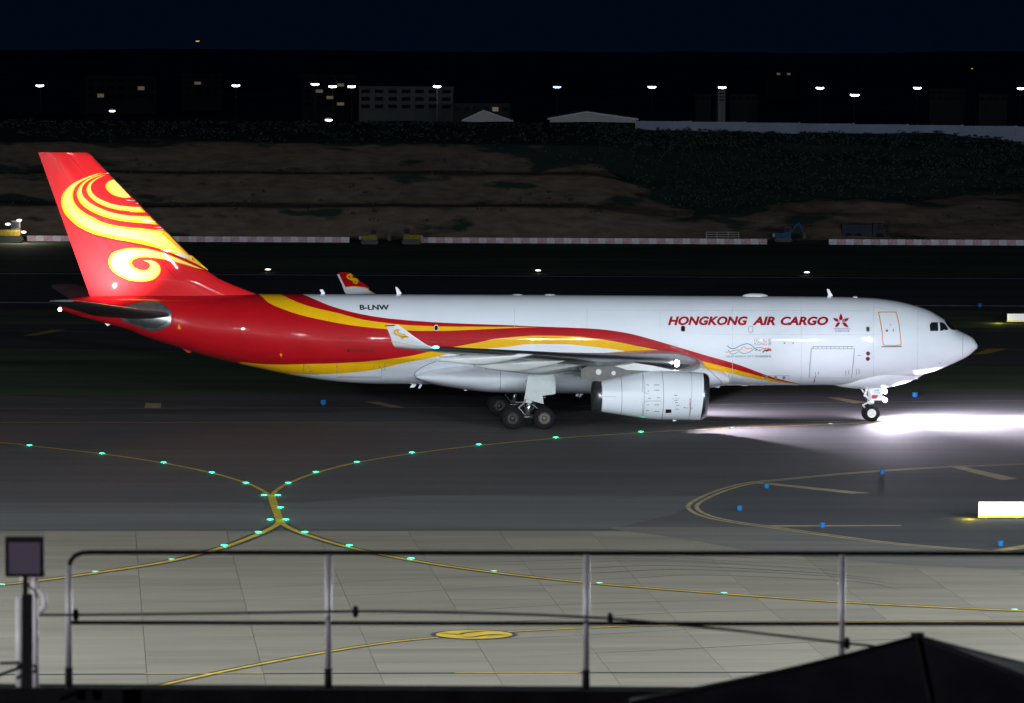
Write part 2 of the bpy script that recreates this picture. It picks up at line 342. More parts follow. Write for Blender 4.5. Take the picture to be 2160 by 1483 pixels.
# stand disc: black ring, yellow disc, worn black figures
dc = ground(1000, 1339)
def disc(name, r, m, z): mesh(name, [(dc[0]+r*math.cos(2*PI*i/48), dc[1]+r*.95*math.sin(2*PI*i/48), z) for i in range(48)], [tuple(range(48))], m, kind='structure')
disc('stand_disc_border', 1.78, 'lineblack', 0.0125); disc('stand_disc', 1.58, 'taxiyellow', 0.0165)
for q, w in (([(930, 1337.6), (968, 1338.8), (978, 1336.5), (1000, 1334), (1024, 1333)], .30), ([(974, 1345), (1000, 1344.5), (1021, 1341), (1040, 1339.6), (1060, 1339.4)], .30)):
    painted('stand_disc_figure', q, w, 'lineblack', 0.0205, 20, taper=([0, .15, .5, .8, 1], [.3, 1, .6, 1, .3]))
# stand boundary line along the bottom: black with faded yellow lengths
painted('stand_boundary_line', [(-300, 1424), (0, 1423), (1080, 1419.5), (2160, 1417), (2500, 1416)], .30, 'lineblack', 0.0055, 12)
for a, b in ((305, 555), (960, 1220)): painted('stand_boundary_dash', [(a, 1421.6 - a*.0022), (b, 1421.6 - b*.0022)], .14, 'taxiyellow', 0.0085, 2, False)

# ------------------------------------------------------------------ earth bank beyond the runway
def sm(a, b, v): v = min(max((v-a)/(b-a), 0), 1); return v*v*(3-2*v)
from mathutils import noise as mnoise
prof_t = [(600, -.05), (605, 0.0), (611, 3.55), (616.5, 3.75), (624, 7.0), (629, 7.2), (638, 10.4), (644, 10.8), (665, 11.9), (705, 11.9), (760, 6), (1000, -12)]
prof_s = [(600, -.05), (606, .1), (614, 2.6), (626, 5.2), (644, 8.8), (660, 10.9), (668, 11.2), (705, 11.5), (760, 6), (1000, -12)]
def bank_z(x, d):
    px = 1080 + x/d*F; w = sm(1230, 1480, px + 60*mnoise.noise((x*.05, d*.05, 3)))
    zt = np.interp(d, *zip(*prof_t)); zs = np.interp(d, *zip(*prof_s))
    z = zt*(1-w) + zs*w
    k = sm(603, 612, d)
    z += k*(0.55*mnoise.noise((x*.09, d*.12, 0)) + .22*mnoise.noise((x*.33, d*.33, 5)))*(0.45 + .8*w)
    z -= sm(1880, 2300, px)*sm(628, 650, d)*1.9
    return z
ds = np.concatenate([np.linspace(600, 668, 120), np.linspace(672, 760, 14), [820, 900, 1000]]); xs = np.linspace(-240, 240, 260)
V = [(x, d, bank_z(x, d)) for d in ds for x in xs]; nx = len(xs)
Fc = [(j*nx+i, j*nx+i+1, (j+1)*nx+i+1, (j+1)*nx+i) for j in range(len(ds)-1) for i in range(nx-1)]
# the bank's own cover: soil on the cut faces, rough growth on top and to the right
bm_ = bpy.data.materials.new('earth_bank_cover'); bm_.use_nodes = True; nt = bm_.node_tree; b = nt.nodes['Principled BSDF']; b.inputs['Roughness'].default_value = .95; b.inputs['Specular IOR Level'].default_value = .1
at_ = nt.nodes.new('ShaderNodeAttribute'); at_.attribute_name = 'growth'
tc = nt.nodes.new('ShaderNodeTexCoord'); mp = nt.nodes.new('ShaderNodeMapping'); mp.inputs['Scale'].default_value = (.5, 1, 1.2); nt.links.new(tc.outputs['Object'], mp.inputs[0])
n1 = nt.nodes.new('ShaderNodeTexNoise'); n1.inputs['Scale'].default_value = .22; n1.inputs['Detail'].default_value = 8; nt.links.new(mp.outputs[0], n1.inputs[0])
n2 = nt.nodes.new('ShaderNodeTexNoise'); n2.inputs['Scale'].default_value = .9; n2.inputs['Detail'].default_value = 6; nt.links.new(mp.outputs[0], n2.inputs[0])
ad = nt.nodes.new('ShaderNodeMath'); ad.operation = 'ADD'; nt.links.new(at_.outputs['Fac'], ad.inputs[0])
mu = nt.nodes.new('ShaderNodeMath'); mu.operation = 'MULTIPLY_ADD'; mu.inputs[1].default_value = 2.6; mu.inputs[2].default_value = -1.3; nt.links.new(n1.outputs[0], mu.inputs[0]); nt.links.new(mu.outputs[0], ad.inputs[1])
r0 = nt.nodes.new('ShaderNodeValToRGB'); r0.color_ramp.elements[0].position = .42; r0.color_ramp.elements[1].position = .58; nt.links.new(ad.outputs[0], r0.inputs[0])
rs = nt.nodes.new('ShaderNodeValToRGB'); rs.color_ramp.elements[0].color = (.140, .108, .084, 1); rs.color_ramp.elements[1].color = (.260, .195, .148, 1); rs.color_ramp.elements[0].position = .3; rs.color_ramp.elements[1].position = .7; nt.links.new(n2.outputs[0], rs.inputs[0])
rg = nt.nodes.new('ShaderNodeValToRGB'); rg.color_ramp.elements[0].color = (.022, .046, .036, 1); rg.color_ramp.elements[1].color = (.042, .076, .058, 1); nt.links.new(n2.outputs[0], rg.inputs[0])
mx = nt.nodes.new('ShaderNodeMix'); mx.data_type = 'RGBA'; nt.links.new(r0.outputs[0], mx.inputs[0]); nt.links.new(rs.outputs[0], mx.inputs[6]); nt.links.new(rg.outputs[0], mx.inputs[7]); nt.links.new(mx.outputs[2], b.inputs['Base Color'])
def growth(x, d):
    px = 1080 + x/d*F; z = bank_z(x, d); py = Y0 + F*(HC - z)/d
    w = sm(1230, 1480, px)
    lim_t = 318 + 40*sm(800, 1300, px)                       # growth above this row on the terraced part
    lim_s = np.interp(px, [1380, 1470, 1560, 1640, 1800, 1950, 2060, 2160, 2400], [470, 452, 462, 440, 430, 430, 405, 415, 415])
    lim = lim_t*(1-w) + lim_s*w
    gq = sm(lim + 26, lim - 26, py) if False else 1 - sm(lim - 34, lim + 16, py)
    if px < 260: gq = max(gq, .36)
    return max(gq, .17 + .26*mnoise.noise((x*.07, 9, z*.6)) + (.12 if px < 420 else 0))
bank = mesh('earth_bank', V, Fc, bm_, smooth=True, kind='structure')
att = bank.data.attributes.new('growth', 'FLOAT', 'POINT'); att.data.foreach_set('value', [growth(v[0], v[1]) for v in V])
# scrub: leaf clumps over the growth and along the ledges
lv = []; lf = []
tries = 0; cnt = 0
while cnt < 6000 and tries < 60000:
    tries += 1
    d = random.uniform(608, 690); x = random.uniform(-95, 95)/640*d
    gq = growth(x, d); ledge = 1 if (610 < d < 615 or 623 < d < 628) else 0
    if random.random() > (gq**2 if gq > .45 else (.05 + .12*ledge*(mnoise.noise((x*.08, 1, d)) > 0))): continue
    if d > 634 and x/d*F < 180 and random.random() < .75: continue
    z = bank_z(x, d); R_ = random.uniform(.15, .35) + 1.1*max(0, mnoise.noise((x*.06, d*.08, 2)))**2 if gq > .45 else random.uniform(.2, .55)
    if d > 655: R_ *= .8
    cnt += 1
    for q in range(9):
        c = np.array([x, d, z + R_*.5]) + rng.normal(0, R_*.5, 3)*np.array([1.3, 1, .7]); s_ = random.uniform(.06, .16)
        a = rng.normal(0, 1, 3); a /= np.linalg.norm(a); b2 = rng.normal(0, 1, 3); b2 -= a*(a @ b2); b2 /= np.linalg.norm(b2)
        k = len(lv); lv += [c-a*s_-b2*s_*.5, c+a*s_-b2*s_*.5, c+a*s_*.6+b2*s_*.6, c-a*s_*.6+b2*s_*.6]; lf.append((k, k+1, k+2, k+3))
M['scrub'] = mat('scrub_leaves', (.034, .058, .045), .95, color2=(.022, .042, .033), nscale=.05, spec=.2)
mesh('hillside_scrub', lv, lf, 'scrub', kind='stuff', label='dark scrub growing over the earth bank and its ledges', category='scrub')
M['far'] = mat('far_land_cover', (.13, .15, .15), .95, noise=.4, nscale=.01, spec=.05)
# far land behind the bank
mesh('far_land', [(-1500, 990, -12), (1500, 990, -12), (5000, 6200, -12), (-5000, 6200, -12)], [(0, 1, 2, 3)], 'far', kind='structure')
# low hills on the skyline
hx = np.linspace(-3600, 3600, 140); V = []
for d, hf in ((5200, 0), (5600, .75), (6100, 1), (6600, .5)):
    for x in hx:
        h_ = 5 + 4*mnoise.noise((x*.0040, 3.3, 0)) + 2.5*mnoise.noise((x*.013, 1.1, 0)) + 4*sm(250, 420, x*5600/d)
        V.append((x*d/5600, d, -13 + hf*max(h_, 2)))
k = len(hx); mesh('far_hills', V, [(j*k+i, j*k+i+1, (j+1)*k+i+1, (j+1)*k+i) for j in range(3) for i in range(k-1)], 'far', smooth=True, kind='structure')
# dirt track at the foot of the bank
painted('dirt_track', [(1300, 503), (1650, 505.5), (2160, 507), (2700, 509)], 9, 'soil', 0.012, 12)

# ==================================================================  THE AIRPLANE
plane = empty('cargo_airplane', ORG, YAW, label='white twin-engine cargo airplane with red and yellow tail, taxiing to the right', category='airplane')
top_px = [(2062, 730), (2057, 720), (2053.5, 714.5), (2035, 703.2), (2017.6, 694.5), (2000, 679), (1984, 668.7), (1961, 655.2), (1938, 646.7), (1914.6, 640), (1880, 633), (1845, 629), (1799, 626.6), (1743, 625.6), (1660, 624.7), (1400, 623.5), (1200, 622.3), (900, 621), (700, 620.3), (541, 620), (401, 621.5), (277, 622.5), (184, 625.5), (153, 629), (132, 636)]
bot_px = [(2062, 730), (2060, 735), (2053.5, 740.8), (2039.6, 752), (2019, 762.5), (1995.6, 773), (1972.5, 782), (1953, 788), (1915, 797.5), (1870, 805), (1820, 810), (1760, 812.3), (1660, 812.5), (1200, 812), (1000, 811.5), (890, 810.5), (790, 809.5), (740, 807.3), (690, 802.5), (640, 795.2), (606, 789.3), (540, 775.5), (432, 750), (370, 731), (308, 711), (277, 698), (215, 680), (168, 667), (132, 655)]
tp = [sz(*p) for p in top_px]; bp = [sz(*p) for p in bot_px]
SEND = sz(131, 645)[0]
zt_f = pchip([math.sqrt(max(s, 0)) for s, z in tp], [z for s, z in tp]); zb_f = pchip([math.sqrt(max(s, 0)) for s, z in bp], [z for s, z in bp])
w_f = pchip([math.sqrt(v) for v in (0, .06, .2, .5, 1, 1.6, 2.3, 3, 4, 5, 6, 7, 8.2, 12, 30, 38, 42, 46, 50, 54, 57, SEND)], [0, .30, .55, .87, 1.22, 1.56, 1.86, 2.10, 2.37, 2.56, 2.69, 2.78, 2.82, 2.82, 2.82, 2.82, 2.70, 2.36, 1.84, 1.12, .52, .32])
def sec(s):
    u = math.sqrt(max(s, 0)); zt, zb = zt_f(u), zb_f(u); return (zt+zb)/2, max((zt-zb)/2, 1e-4), max(w_f(u), 1e-4)
def fus_t(s, z):
    zc, b, a = sec(s); q = 1 - ((z-zc)/b)**2; return a*math.sqrt(max(q, 0.0004))
def fpx(px, py):                         # pixel -> (s, z) on the starboard skin
    t = 2.6
    for _ in range(25):
        s, z = sz(px, py, t); t = .5*t + .5*fus_t(s, z)
    return s, z
# livery boundaries, read off the photograph, as an angle round the section
cA = [(640, 622), (665, 632), (700, 646), (755, 661), (815, 671), (865, 676), (915, 679.5), (965, 682), (1080, 686), (1142, 689), (1200, 691), (1260, 694), (1320, 702), (1375, 716), (1440, 735), (1487, 749), (1560, 770), (1625, 794), (1662, 804), (1690, 810)]
cBU = [(593, 622), (615, 632), (652, 646), (715, 661), (765, 674), (810, 680.5), (865, 686), (915, 688), (965, 689), (1080, 689.5), (1142, 689.5)]
cBL = [(547, 622), (565, 637.5), (602, 654), (640, 666), (690, 677), (740, 686), (790, 692), (840, 696), (890, 698), (930, 698), (990, 696), (1080, 692), (1142, 689.5)]
cC = [(505, 763), (540, 767), (640, 768), (715, 766), (790, 761), (865, 751), (905, 742), (962, 731), (1015, 721), (1042, 715), (1080, 711), (1130, 708), (1205, 709), (1262, 715), (1300, 721), (1350, 731), (1400, 741), (1440, 751), (1475, 760), (1525, 772.5), (1575, 786), (1625, 799), (1662, 806.5), (1690, 810.4)]
cD = [(604, 788), (640, 789.5), (715, 788), (790, 780), (860, 764), (915, 754), (955, 744), (1020, 736), (1075, 731), (1117, 726), (1180, 726), (1255, 732), (1312, 739), (1390, 754), (1475, 774), (1512, 781), (1562, 792), (1625, 804), (1662, 808.4), (1690, 810.6)]
def theta_curve(cv):
    S, T = [], []
    for p in cv:
        s, z = fpx(*p); zc, b, a = sec(s); S.append(s); T.append(math.asin(min(max((z-zc)/b, -1), 1)))
    return pchip(S, T), min(S), max(S)
tcs = {k: theta_curve(v) for k, v in dict(A=cA, BU=cBU, BL=cBL, C=cC, D=cD).items()}
HP = PI/2
def bounds(s):
    f, a, b = tcs['A']; tA = f(s) if a <= s <= b else (-HP if s < a else HP)
    f, a, b = tcs['C']; tC = f(s) if a <= s <= b else -HP
    f, a, b = tcs['D']; tD = f(s) if a <= s <= b else -HP
    f, a, b = tcs['BU']; tU = f(s) if a <= s <= b else (tA if s < a else HP)
    f, a, b = tcs['BL']; tL = f(s) if a <= s <= b else (tA if s < a else HP)
    def ramp(v, s, end, sgn):            # let the line run out onto the top or belly
        return v
    tA = min(max(tA, -HP), HP); tC = min(tC, tA); tD = min(tD, tC); tU = min(max(tU, tC), tA); tL = min(max(tL, tC), tU)
    return [-HP, tD, tC, tL, tU, tA, HP]
rows = [10, 5, 12, 4, 4, 16]; bmat = [0, 2, 1, 2, 1, 0]
SS = np.concatenate([np.array([0.0005, .01, .03, .06, .1, .16, .24, .34, .46, .6, .76, .94]), np.arange(1.1, 8, .15), np.arange(8, SEND-.05, .14), [SEND]])
fvt = []; ffc = []; fmi = []; nr = sum(rows) + 1
for s in SS:
    zc, b, a = sec(s); bd = bounds(s); th = [bd[0]]
    for k, r in enumerate(rows): th += [bd[k] + (bd[k+1]-bd[k])*(i+1)/r for i in range(r)]
    for t in th: fvt.append((-s, -a*math.cos(t), zc + b*math.sin(t)))
    for t in th: fvt.append((-s, a*math.cos(t), zc + b*math.sin(t)))
for j in range(len(SS)-1):
    for side in (0, 1):
        o0 = j*2*nr + side*nr; o1 = (j+1)*2*nr + side*nr; q = 0
        for k, r in enumerate(rows):
            for i in range(r):
                f = (o0+q, o0+q+1, o1+q+1, o1+q); ffc.append(f if side else f[::-1]); fmi.append(bmat[k]); q += 1
o0 = (len(SS)-1)*2*nr
ffc.append(tuple([o0+i for i in range(nr)] + [o0+nr+i for i in range(nr-2, 0, -1)])); fmi.append(1)
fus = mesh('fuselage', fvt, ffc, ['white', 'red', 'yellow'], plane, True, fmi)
bmh = bmesh.new(); bmh.from_mesh(fus.data); bmesh.ops.remove_doubles(bmh, verts=bmh.verts, dist=2e-4); bmesh.ops.dissolve_degenerate(bmh, edges=bmh.edges, dist=1e-5); bmesh.ops.recalc_face_normals(bmh, faces=bmh.faces); bmh.to_mesh(fus.data); bmh.free()
fus.data.polygons.foreach_set('use_smooth', [True]*len(fus.data.polygons))

# ---- things printed on or let into the skin: flat shapes wrapped on a surface
def wrap(name, loops, surf, off, m, parent, step=(.5, .12), side=1, **kw):
    bmq = bmesh.new()
    for lp in loops:
        vs = [bmq.verts.new((p[0], p[1], 0)) for p in lp]
        try: bmq.faces.new(vs)
        except ValueError: pass
    bmesh.ops.triangulate(bmq, faces=bmq.faces)
    return wrap_bm(name, bmq, surf, off, m, parent, step, side, **kw)
def wrap_bm(name, bmq, surf, off, m, parent, step=(.5, .12), side=1, **kw):
    xs_ = [v.co.x for v in bmq.verts]; ys_ = [v.co.y for v in bmq.verts]
    for ax, st, lo, hi in ((0, step[0], min(xs_), max(xs_)), (1, step[1], min(ys_), max(ys_))):
        v = lo + st
        while v < hi:
            co = (v, 0, 0) if ax == 0 else (0, v, 0); no = (1, 0, 0) if ax == 0 else (0, 1, 0)
            bmesh.ops.bisect_plane(bmq, geom=bmq.verts[:]+bmq.edges[:]+bmq.faces[:], plane_co=co, plane_no=no); v += st
    for v in bmq.verts:
        s, z = v.co.x, v.co.y; v.co = A(s, side*(surf(s, z) + off), z)
    me = bpy.data.meshes.new(name); bmq.to_mesh(me); bmq.free(); me.materials.append(M[m])
    o = bpy.data.objects.new(name, me); link(o, parent, **kw); o.data.polygons.foreach_set('use_smooth', [True]*len(me.polygons)); return o
def fus_poly(name, px, m, off=.010, parent=None, **kw): return wrap(name, [[fpx(*p) for p in px]], fus_t, off, m, parent or fus, **kw)
def strip2d(pts, w):                     # polyline in (s, z) -> quads
    p = np.array(pts, float); d = np.gradient(p, axis=0); d /= np.maximum(np.linalg.norm(d, axis=1), 1e-9)[:, None]; nn = np.stack([-d[:, 1], d[:, 0]], 1)*w/2
    return [[p[i]+nn[i], p[i+1]+nn[i+1], p[i+1]-nn[i+1], p[i]-nn[i]] for i in range(len(p)-1)]
def fus_line(name, px, w, m, off=.009, n=0, surf=None, pf=None, parent=None):
    pts = [(pf or fpx)(*p) for p in px]
    if n: pts = spline(pts, n)
    return wrap(name, strip2d(pts, w), surf or fus_t, off, m, parent or fus)
def rrect(x0, y0, x1, y1, r, n=4):
    out = []
    for cx, cy, a0 in ((x1-r, y0+r, -90), (x1-r, y1-r, 0), (x0+r, y1-r, 90), (x0+r, y0+r, 180)):
        for i in range(n+1): a = math.radians(a0 + 90*i/n); out.append((cx+r*math.cos(a), cy+r*math.sin(a)))
    return out
def circ(cx, cy, r, n=14): return [(cx+r*math.cos(2*PI*i/n), cy+r*math.sin(2*PI*i/n)) for i in range(n)]
def lettering(name, text, box, m, shear=0.0, bold=0.0, parent=None, surf=None, pf=None, off=.011, side=1, **kw):
    cu = bpy.data.curves.new('txt', 'FONT'); cu.body = text; cu.shear = shear; cu.offset = bold; cu.resolution_u = 3; cu.fill_mode = 'FRONT'
    ob = bpy.data.objects.new('txt', cu); col.objects.link(ob); dg = bpy.context.evaluated_depsgraph_get(); me = bpy.data.meshes.new_from_object(ob.evaluated_get(dg))
    bpy.data.objects.remove(ob); bpy.data.curves.remove(cu)
    x0, y0, x1, y1 = box; pf = pf or fpx; (sa, za), (sb, zb) = pf(x0, y1), pf(x1, y0)
    co = np.array([v.co[:] for v in me.vertices]); lo = co.min(0); hi = co.max(0)
    for v in me.vertices:
        fx = (v.co.x-lo[0])/(hi[0]-lo[0]); fy = (v.co.y-lo[1])/(hi[1]-lo[1]); v.co = (sa+(sb-sa)*fx, za+(zb-za)*fy, 0)
    bmq = bmesh.new(); bmq.from_mesh(me); bpy.data.meshes.remove(me); bmesh.ops.triangulate(bmq, faces=bmq.faces)
    return wrap_bm(name, bmq, surf or fus_t, off, m, parent or fus, (.6, .1), side, **kw)
lettering('lettering', 'HONGKONG', (1409, 667.2, 1577, 686.2), 'deepred', .30, .042)
lettering('lettering', 'AIR', (1587, 667.6, 1634, 686), 'deepred', .30, .042)
lettering('lettering', 'CARGO', (1647, 667.6, 1746.5, 686.2), 'deepred', .30, .042)
lettering('lettering', 'B-LNW', (759, 643, 820.5, 653.8), 'ink', 0, .036)
lettering('lettering', 'A330-200F', (741, 736.4, 789.5, 742.4), 'ink', .18, .010)
wrap('emblem', [[fpx(*p) for p in circ(735, 739.4, 3.6)]], fus_t, .011, 'ink', fus)
# flower emblem: five pointed petals
ez = lambda x, y: (1380 + x/4.909, 640 + y/4.909)
for q in ([(1932, 104), (1948, 136), (1953, 156), (1946, 170), (1933, 176), (1920, 170), (1913, 156), (1917, 136)], [(1849, 147), (1868, 152), (1894, 156), (1915, 168), (1927, 188), (1905, 191), (1882, 188), (1866, 176)], [(2019, 147), (2000, 152), (1975, 156), (1955, 167), (1942, 188), (1964, 191), (1987, 188), (2003, 176)],
          [(1871, 246), (1880, 222), (1892, 203), (1908, 194), (1928, 194), (1922, 214), (1910, 232), (1893, 243)], [(2013, 246), (1999, 222), (1982, 204), (1964, 194), (1942, 194), (1950, 214), (1964, 233), (1986, 244)]):
    wrap('emblem_petal', [[fpx(*ez(*p)) for p in q]], fus_t, .011, 'deepred', fus)
fus_line('emblem_swirl', [(1768, 674), (1771, 679.5), (1775, 680.8), (1779, 679), (1781, 674.5)], .035, 'white', .016, 14)
fus_line('emblem_swirl', [(1770, 685.5), (1775, 682), (1779, 686)], .035, 'white', .016, 10)
lettering('lettering', 'HONGKONG AIR CARGO', (1758, 691.8, 1793.5, 695), 'navy')
lettering('lettering', '香港航空貨運', (1761, 696.6, 1791.5, 700), 'navy')
# tourism emblem: ribbons, characters and small words
lettering('lettering', 'HONG', (1591.5, 714.5, 1617, 720.8), 'deepred'); lettering('lettering', 'KONG', (1591.5, 722, 1617, 728), 'deepred')
lettering('lettering', '香', (1619.8, 714.5, 1627, 720.9), 'deepred'); lettering('lettering', '港', (1619.8, 721.8, 1627, 728.2), 'deepred')
lettering('lettering', "ASIA'S WORLD CITY", (1530.5, 749.8, 1589.5, 753.8), 'navy', .2); lettering('lettering', '亞洲國際都會', (1592, 749.4, 1627, 754), 'navy')
fus_line('emblem_ribbon', [(1534, 729.5), (1542, 735), (1552, 734), (1564, 728), (1576, 725), (1586, 729), (1594, 736), (1604, 740.5)], .055, 'blue', .011, 40)
fus_line('emblem_ribbon', [(1536, 738), (1542, 746), (1550, 746), (1558, 742), (1570, 746), (1582, 742), (1592, 735), (1604, 733), (1616, 737)], .050, 'green', .013, 40)
fus_line('emblem_ribbon', [(1530, 742.5), (1540, 742), (1552, 738), (1561, 738.5), (1568, 731.5), (1575, 735.5), (1582, 734.5), (1587, 736.5)], .050, 'lorange', .015, 40)
fus_line('emblem_ribbon', [(1592, 739.5), (1604, 738), (1614, 735), (1626, 734.5)], .050, 'lorange', .015, 20)
fus_line('emblem_head', [(1608, 743.5), (1614, 739), (1621, 740)], .10, 'purple', .017, 12)
fus_line('emblem_head', [(1615, 741), (1620, 738), (1627, 738.6)], .11, 'deepred', .019, 12)
# ---- doors, windows, hatches
def pxline(name, px, w=.035, m='line', off=.009, **k): return fus_line(name, px, w, m, off, **k)
door = fus_poly('passenger_door', [(1853, 658.6), (1888, 658.6), (1891.5, 662), (1897, 686), (1900, 724), (1897.5, 728), (1866, 728), (1862.5, 724), (1859.5, 692)], 'white', .012)
fus_line('door_outline', [(1853, 660), (1856, 658.4), (1888, 658.4), (1890.6, 661), (1896, 683), (1898.6, 705), (1900, 722), (1897.4, 728.2), (1868, 728.4), (1862.4, 724), (1860.6, 700), (1857, 678), (1853, 660)], .055, 'orange', .02, 60)
wrap('door_porthole', [[fpx(*p) for p in circ(1870.8, 697.5, 2.6)]], fus_t, .022, 'darkmetal', fus)
fus_poly('door_sill', [(1858.5, 730.5), (1903, 730), (1902, 732), (1859, 732.4)], 'darkmetal', .03)
pxline('door_placard', [(1884, 693.5), (1884, 699.5)], .05, 'deepred', .022); pxline('door_placard', [(1877.5, 684), (1879, 686)], .05, 'line', .022); pxline('door_gutter', [(1840, 646), (1868, 652), (1892, 656.4)], .04, 'lgrey', .02)
for cx, cy, dark in ((1830.6, 694.3, 0), (1440.7, 693.3, 1), (920, 691.7, 1), (1583.5, 694.5, 2)):
    w_, h_ = 4.6, 6.4
    if dark < 2:
        fus_poly('window', rrect(cx-w_, cy-h_, cx+w_, cy+h_, 3.6), 'lgrey' if cx != 1440.7 else 'darkmetal', .012)
        fus_poly('window_pane', rrect(cx-w_*.72, cy-h_*.78, cx+w_*.72, cy+h_*.78, 2.8), 'glass' if dark else 'darkmetal', .017)
    else: fus_line('window_plug', rrect(cx-w_, cy-h_, cx+w_, cy+h_, 3.6)+rrect(cx-w_, cy-h_, cx+w_, cy+h_, 3.6)[:1], .03, 'line')
# cockpit glazing
fus_poly('cockpit_window', [(1960.8, 685.5), (1964.5, 680), (1978, 679.2), (1979, 698), (1962, 698.3)], 'glass', .012)
fus_poly('cockpit_window', [(1982, 679.4), (1988, 679.8), (1993, 683), (1999.5, 692), (1999.5, 696), (1983, 698)], 'glass', .012)
wsl = [fpx(*p) for p in ((1994.6, 682), (1998, 687), (2002.5, 692), (2007.5, 695.6), (2012, 696.3), (2017, 696.6))]
wz = pchip([p[0] for p in wsl], [p[1] for p in wsl]); V = []; Fq = []
for i in range(13):
    s = wsl[-1][0] + (wsl[0][0]-wsl[-1][0])*i/12; zc, b_, a_ = sec(s); t0 = math.asin(min(max((wz(s)-zc)/b_, -1), .98))
    for k in range(13):
        th = t0 + (math.radians(84)-t0)*k/12; V.append(A(s-.006, (a_+.012)*math.cos(th), zc + (b_+.014)*math.sin(th)))
for i in range(12):
    for k in range(12): p = i*13+k; Fq.append((p, p+1, p+14, p+13))
mesh('cockpit_window', V, Fq, 'glass', fus, True)
fus_line('radome_joint', [(2031, 702), (2031, 715), (2030.5, 733), (2030, 752)], .025, 'line', .008, 20)
# lower hatches
pxline('cargo_door_edge', [(1711, 737), (1715, 731), (1800, 731)]); pxline('cargo_door_edge', [(1711, 736), (1708, 770), (1706.5, 797)]); pxline('cargo_door_edge', [(1802, 735), (1799, 770), (1796, 797)]); pxline('cargo_door_sill', [(1706.5, 797), (1796.5, 797.4)], .08, 'lgrey', .02)
for x in range(1716, 1800, 9): pxline('cargo_door_hinge', [(x, 731), (x, 735.5)], .03)
pxline('cargo_door_edge', [(1712, 735.6), (1800, 735.6)], .025)
pxline('red_stripe_mark', [(1720, 793.5), (1716.5, 807)], .06, 'deepred', .014)
pxline('bulk_door_edge', [(711, 766), (710.5, 796), (805, 797), (805, 776)], .03); pxline('bulk_door_sill', [(713, 793.5), (803, 794)], .08, 'lgrey', .02); pxline('rear_hatch_edge', [(641, 768), (639, 788), (672, 789.6)], .04, 'line')
for q in ([(651, 770), (652, 777)], [(653, 782), (656, 785)], [(789, 772), (789, 780)], [(801, 770), (801, 777)], [(812, 768), (812, 782)], [(1720, 785), (1720, 792)], [(1726, 784), (1726, 790)], [(1784, 782), (1784, 792)], [(1790, 781), (1790, 790)], [(1806, 778), (1806, 791)], [(1812, 778), (1812, 790)], [(1809, 750), (1816, 750)]): pxline('service_mark', q, .035)
for cx, cy in ((1831, 745.6), (1830.6, 757)):
    wrap('vent_ring', [[fpx(*p) for p in circ(cx, cy, 4.4)]], fus_t, .012, 'deepred', fus); wrap('vent', [[fpx(*p) for p in circ(cx, cy, 3.2)]], fus_t, .017, 'darkmetal', fus)
for cx, cy, r in ((1617, 796.6, 3.6), (1636, 796.6, 3.4), (1653.5, 797, 3.4), (1655, 723.8, 1.9), (1673, 723.8, 1.9), (1982.5, 766, 1.4)): wrap('port_cover', [[fpx(*p) for p in circ(cx, cy, r)]], fus_t, .012, 'line', fus)
pxline('hatch_edge', [(1608, 792.5), (1664.5, 792.5), (1663.6, 801.5)], .025)
for q in ([(376, 688), (380, 688)], [(374, 692), (382, 692)], [(377, 684), (378, 695)], [(590, 748), (596, 749)], [(592, 745), (593, 753)]): pxline('service_mark', q, .045, 'yellow', .011)
# skin seams
M['seam'] = mat('skin_seam', (0.50, 0.53, 0.57), 0.5, noise=0.2, coat=.5)
for x in (1935, 1842, 1690, 1545, 1392, 1238, 1085): pxline('skin_seam', [(x, 650), (x, 672), (x, 690)] if x < 1440 else [(x, 648), (x, 690), (x, 730), (x, 770), (x, 800)], .022, 'seam', .006, n=12)
for y in (654, 705): pxline('skin_seam', [(1240, y), (1500, y+.6), (1835, y+1.6)] if y == 654 else [(1480, y), (1650, y+.4), (1850, y+1)], .018, 'seam', .0065, n=16)
# ---- stabiliser root plate
pl = [(255, 648), (270, 643.5), (291, 638.4), (307, 634.8), (326, 634.8), (344, 641), (360.8, 653.6), (361.5, 663), (359.5, 685), (351, 691), (329, 699.2), (312, 698), (284, 687), (258, 677), (247, 666.8), (248.5, 663.5), (290, 660)]
fus_poly('stabiliser_plate', pl, 'slat', .012)
cx_, cy_ = 306, 666
fus_poly('stabiliser_plate_inner', [(cx_+(x-cx_)*.93, cy_+(y-cy_)*.90) for x, y in pl], 'plate', .018)
fus_poly('stabiliser_seal', [(262, 668), (300, 671), (340, 672), (357, 669), (352, 682), (330, 693), (305, 691), (275, 681)], 'darkmetal', .024)
# ---- antennas and bumps on the skin
def blade(pxs, th=.05, t=0.0, m='white', name='antenna'):
    MB().prism([A(*[sz(*p, t)[0], t-th/2, sz(*p, t)[1]]) for p in pxs], A(0, th, 0)).build(name, m, fus)
blade([(674, 611), (681, 610.5), (685, 618), (684, 622), (675, 622), (678, 618)]); blade([(834, 606), (838, 605.8), (847, 619), (838, 624), (834, 624), (837, 619)]); blade([(1744, 609.5), (1748.5, 610), (1756.5, 624), (1746, 628), (1744, 628), (1747, 622)])
blade([(870, 809), (880, 809), (874, 817), (864, 818)]); blade([(886, 809), (892, 809), (886, 819), (882, 820)]); blade([(1524, 810), (1512, 810), (1509, 818), (1517, 818)]); blade([(1565, 811), (1578, 811), (1577, 814), (1564, 814)]); blade([(384, 735), (398, 739), (404, 744), (396, 744)], m='red')
blade([(220, 681), (233, 685), (226, 688)], m='white')
def bump(px, py, l, h, m='lgrey', name='antenna_fairing'):
    s, z = sz(px, py); MB().ball(A(s, 0, z), 1, 14, 8, l/2, .28, h).build(name, m, fus, True)
bump(1593, 625, 1.7, .20); bump(1091, 622.5, .75, .08); bump(1160, 622.5, .75, .08); bump(1804, 627, .35, .08)
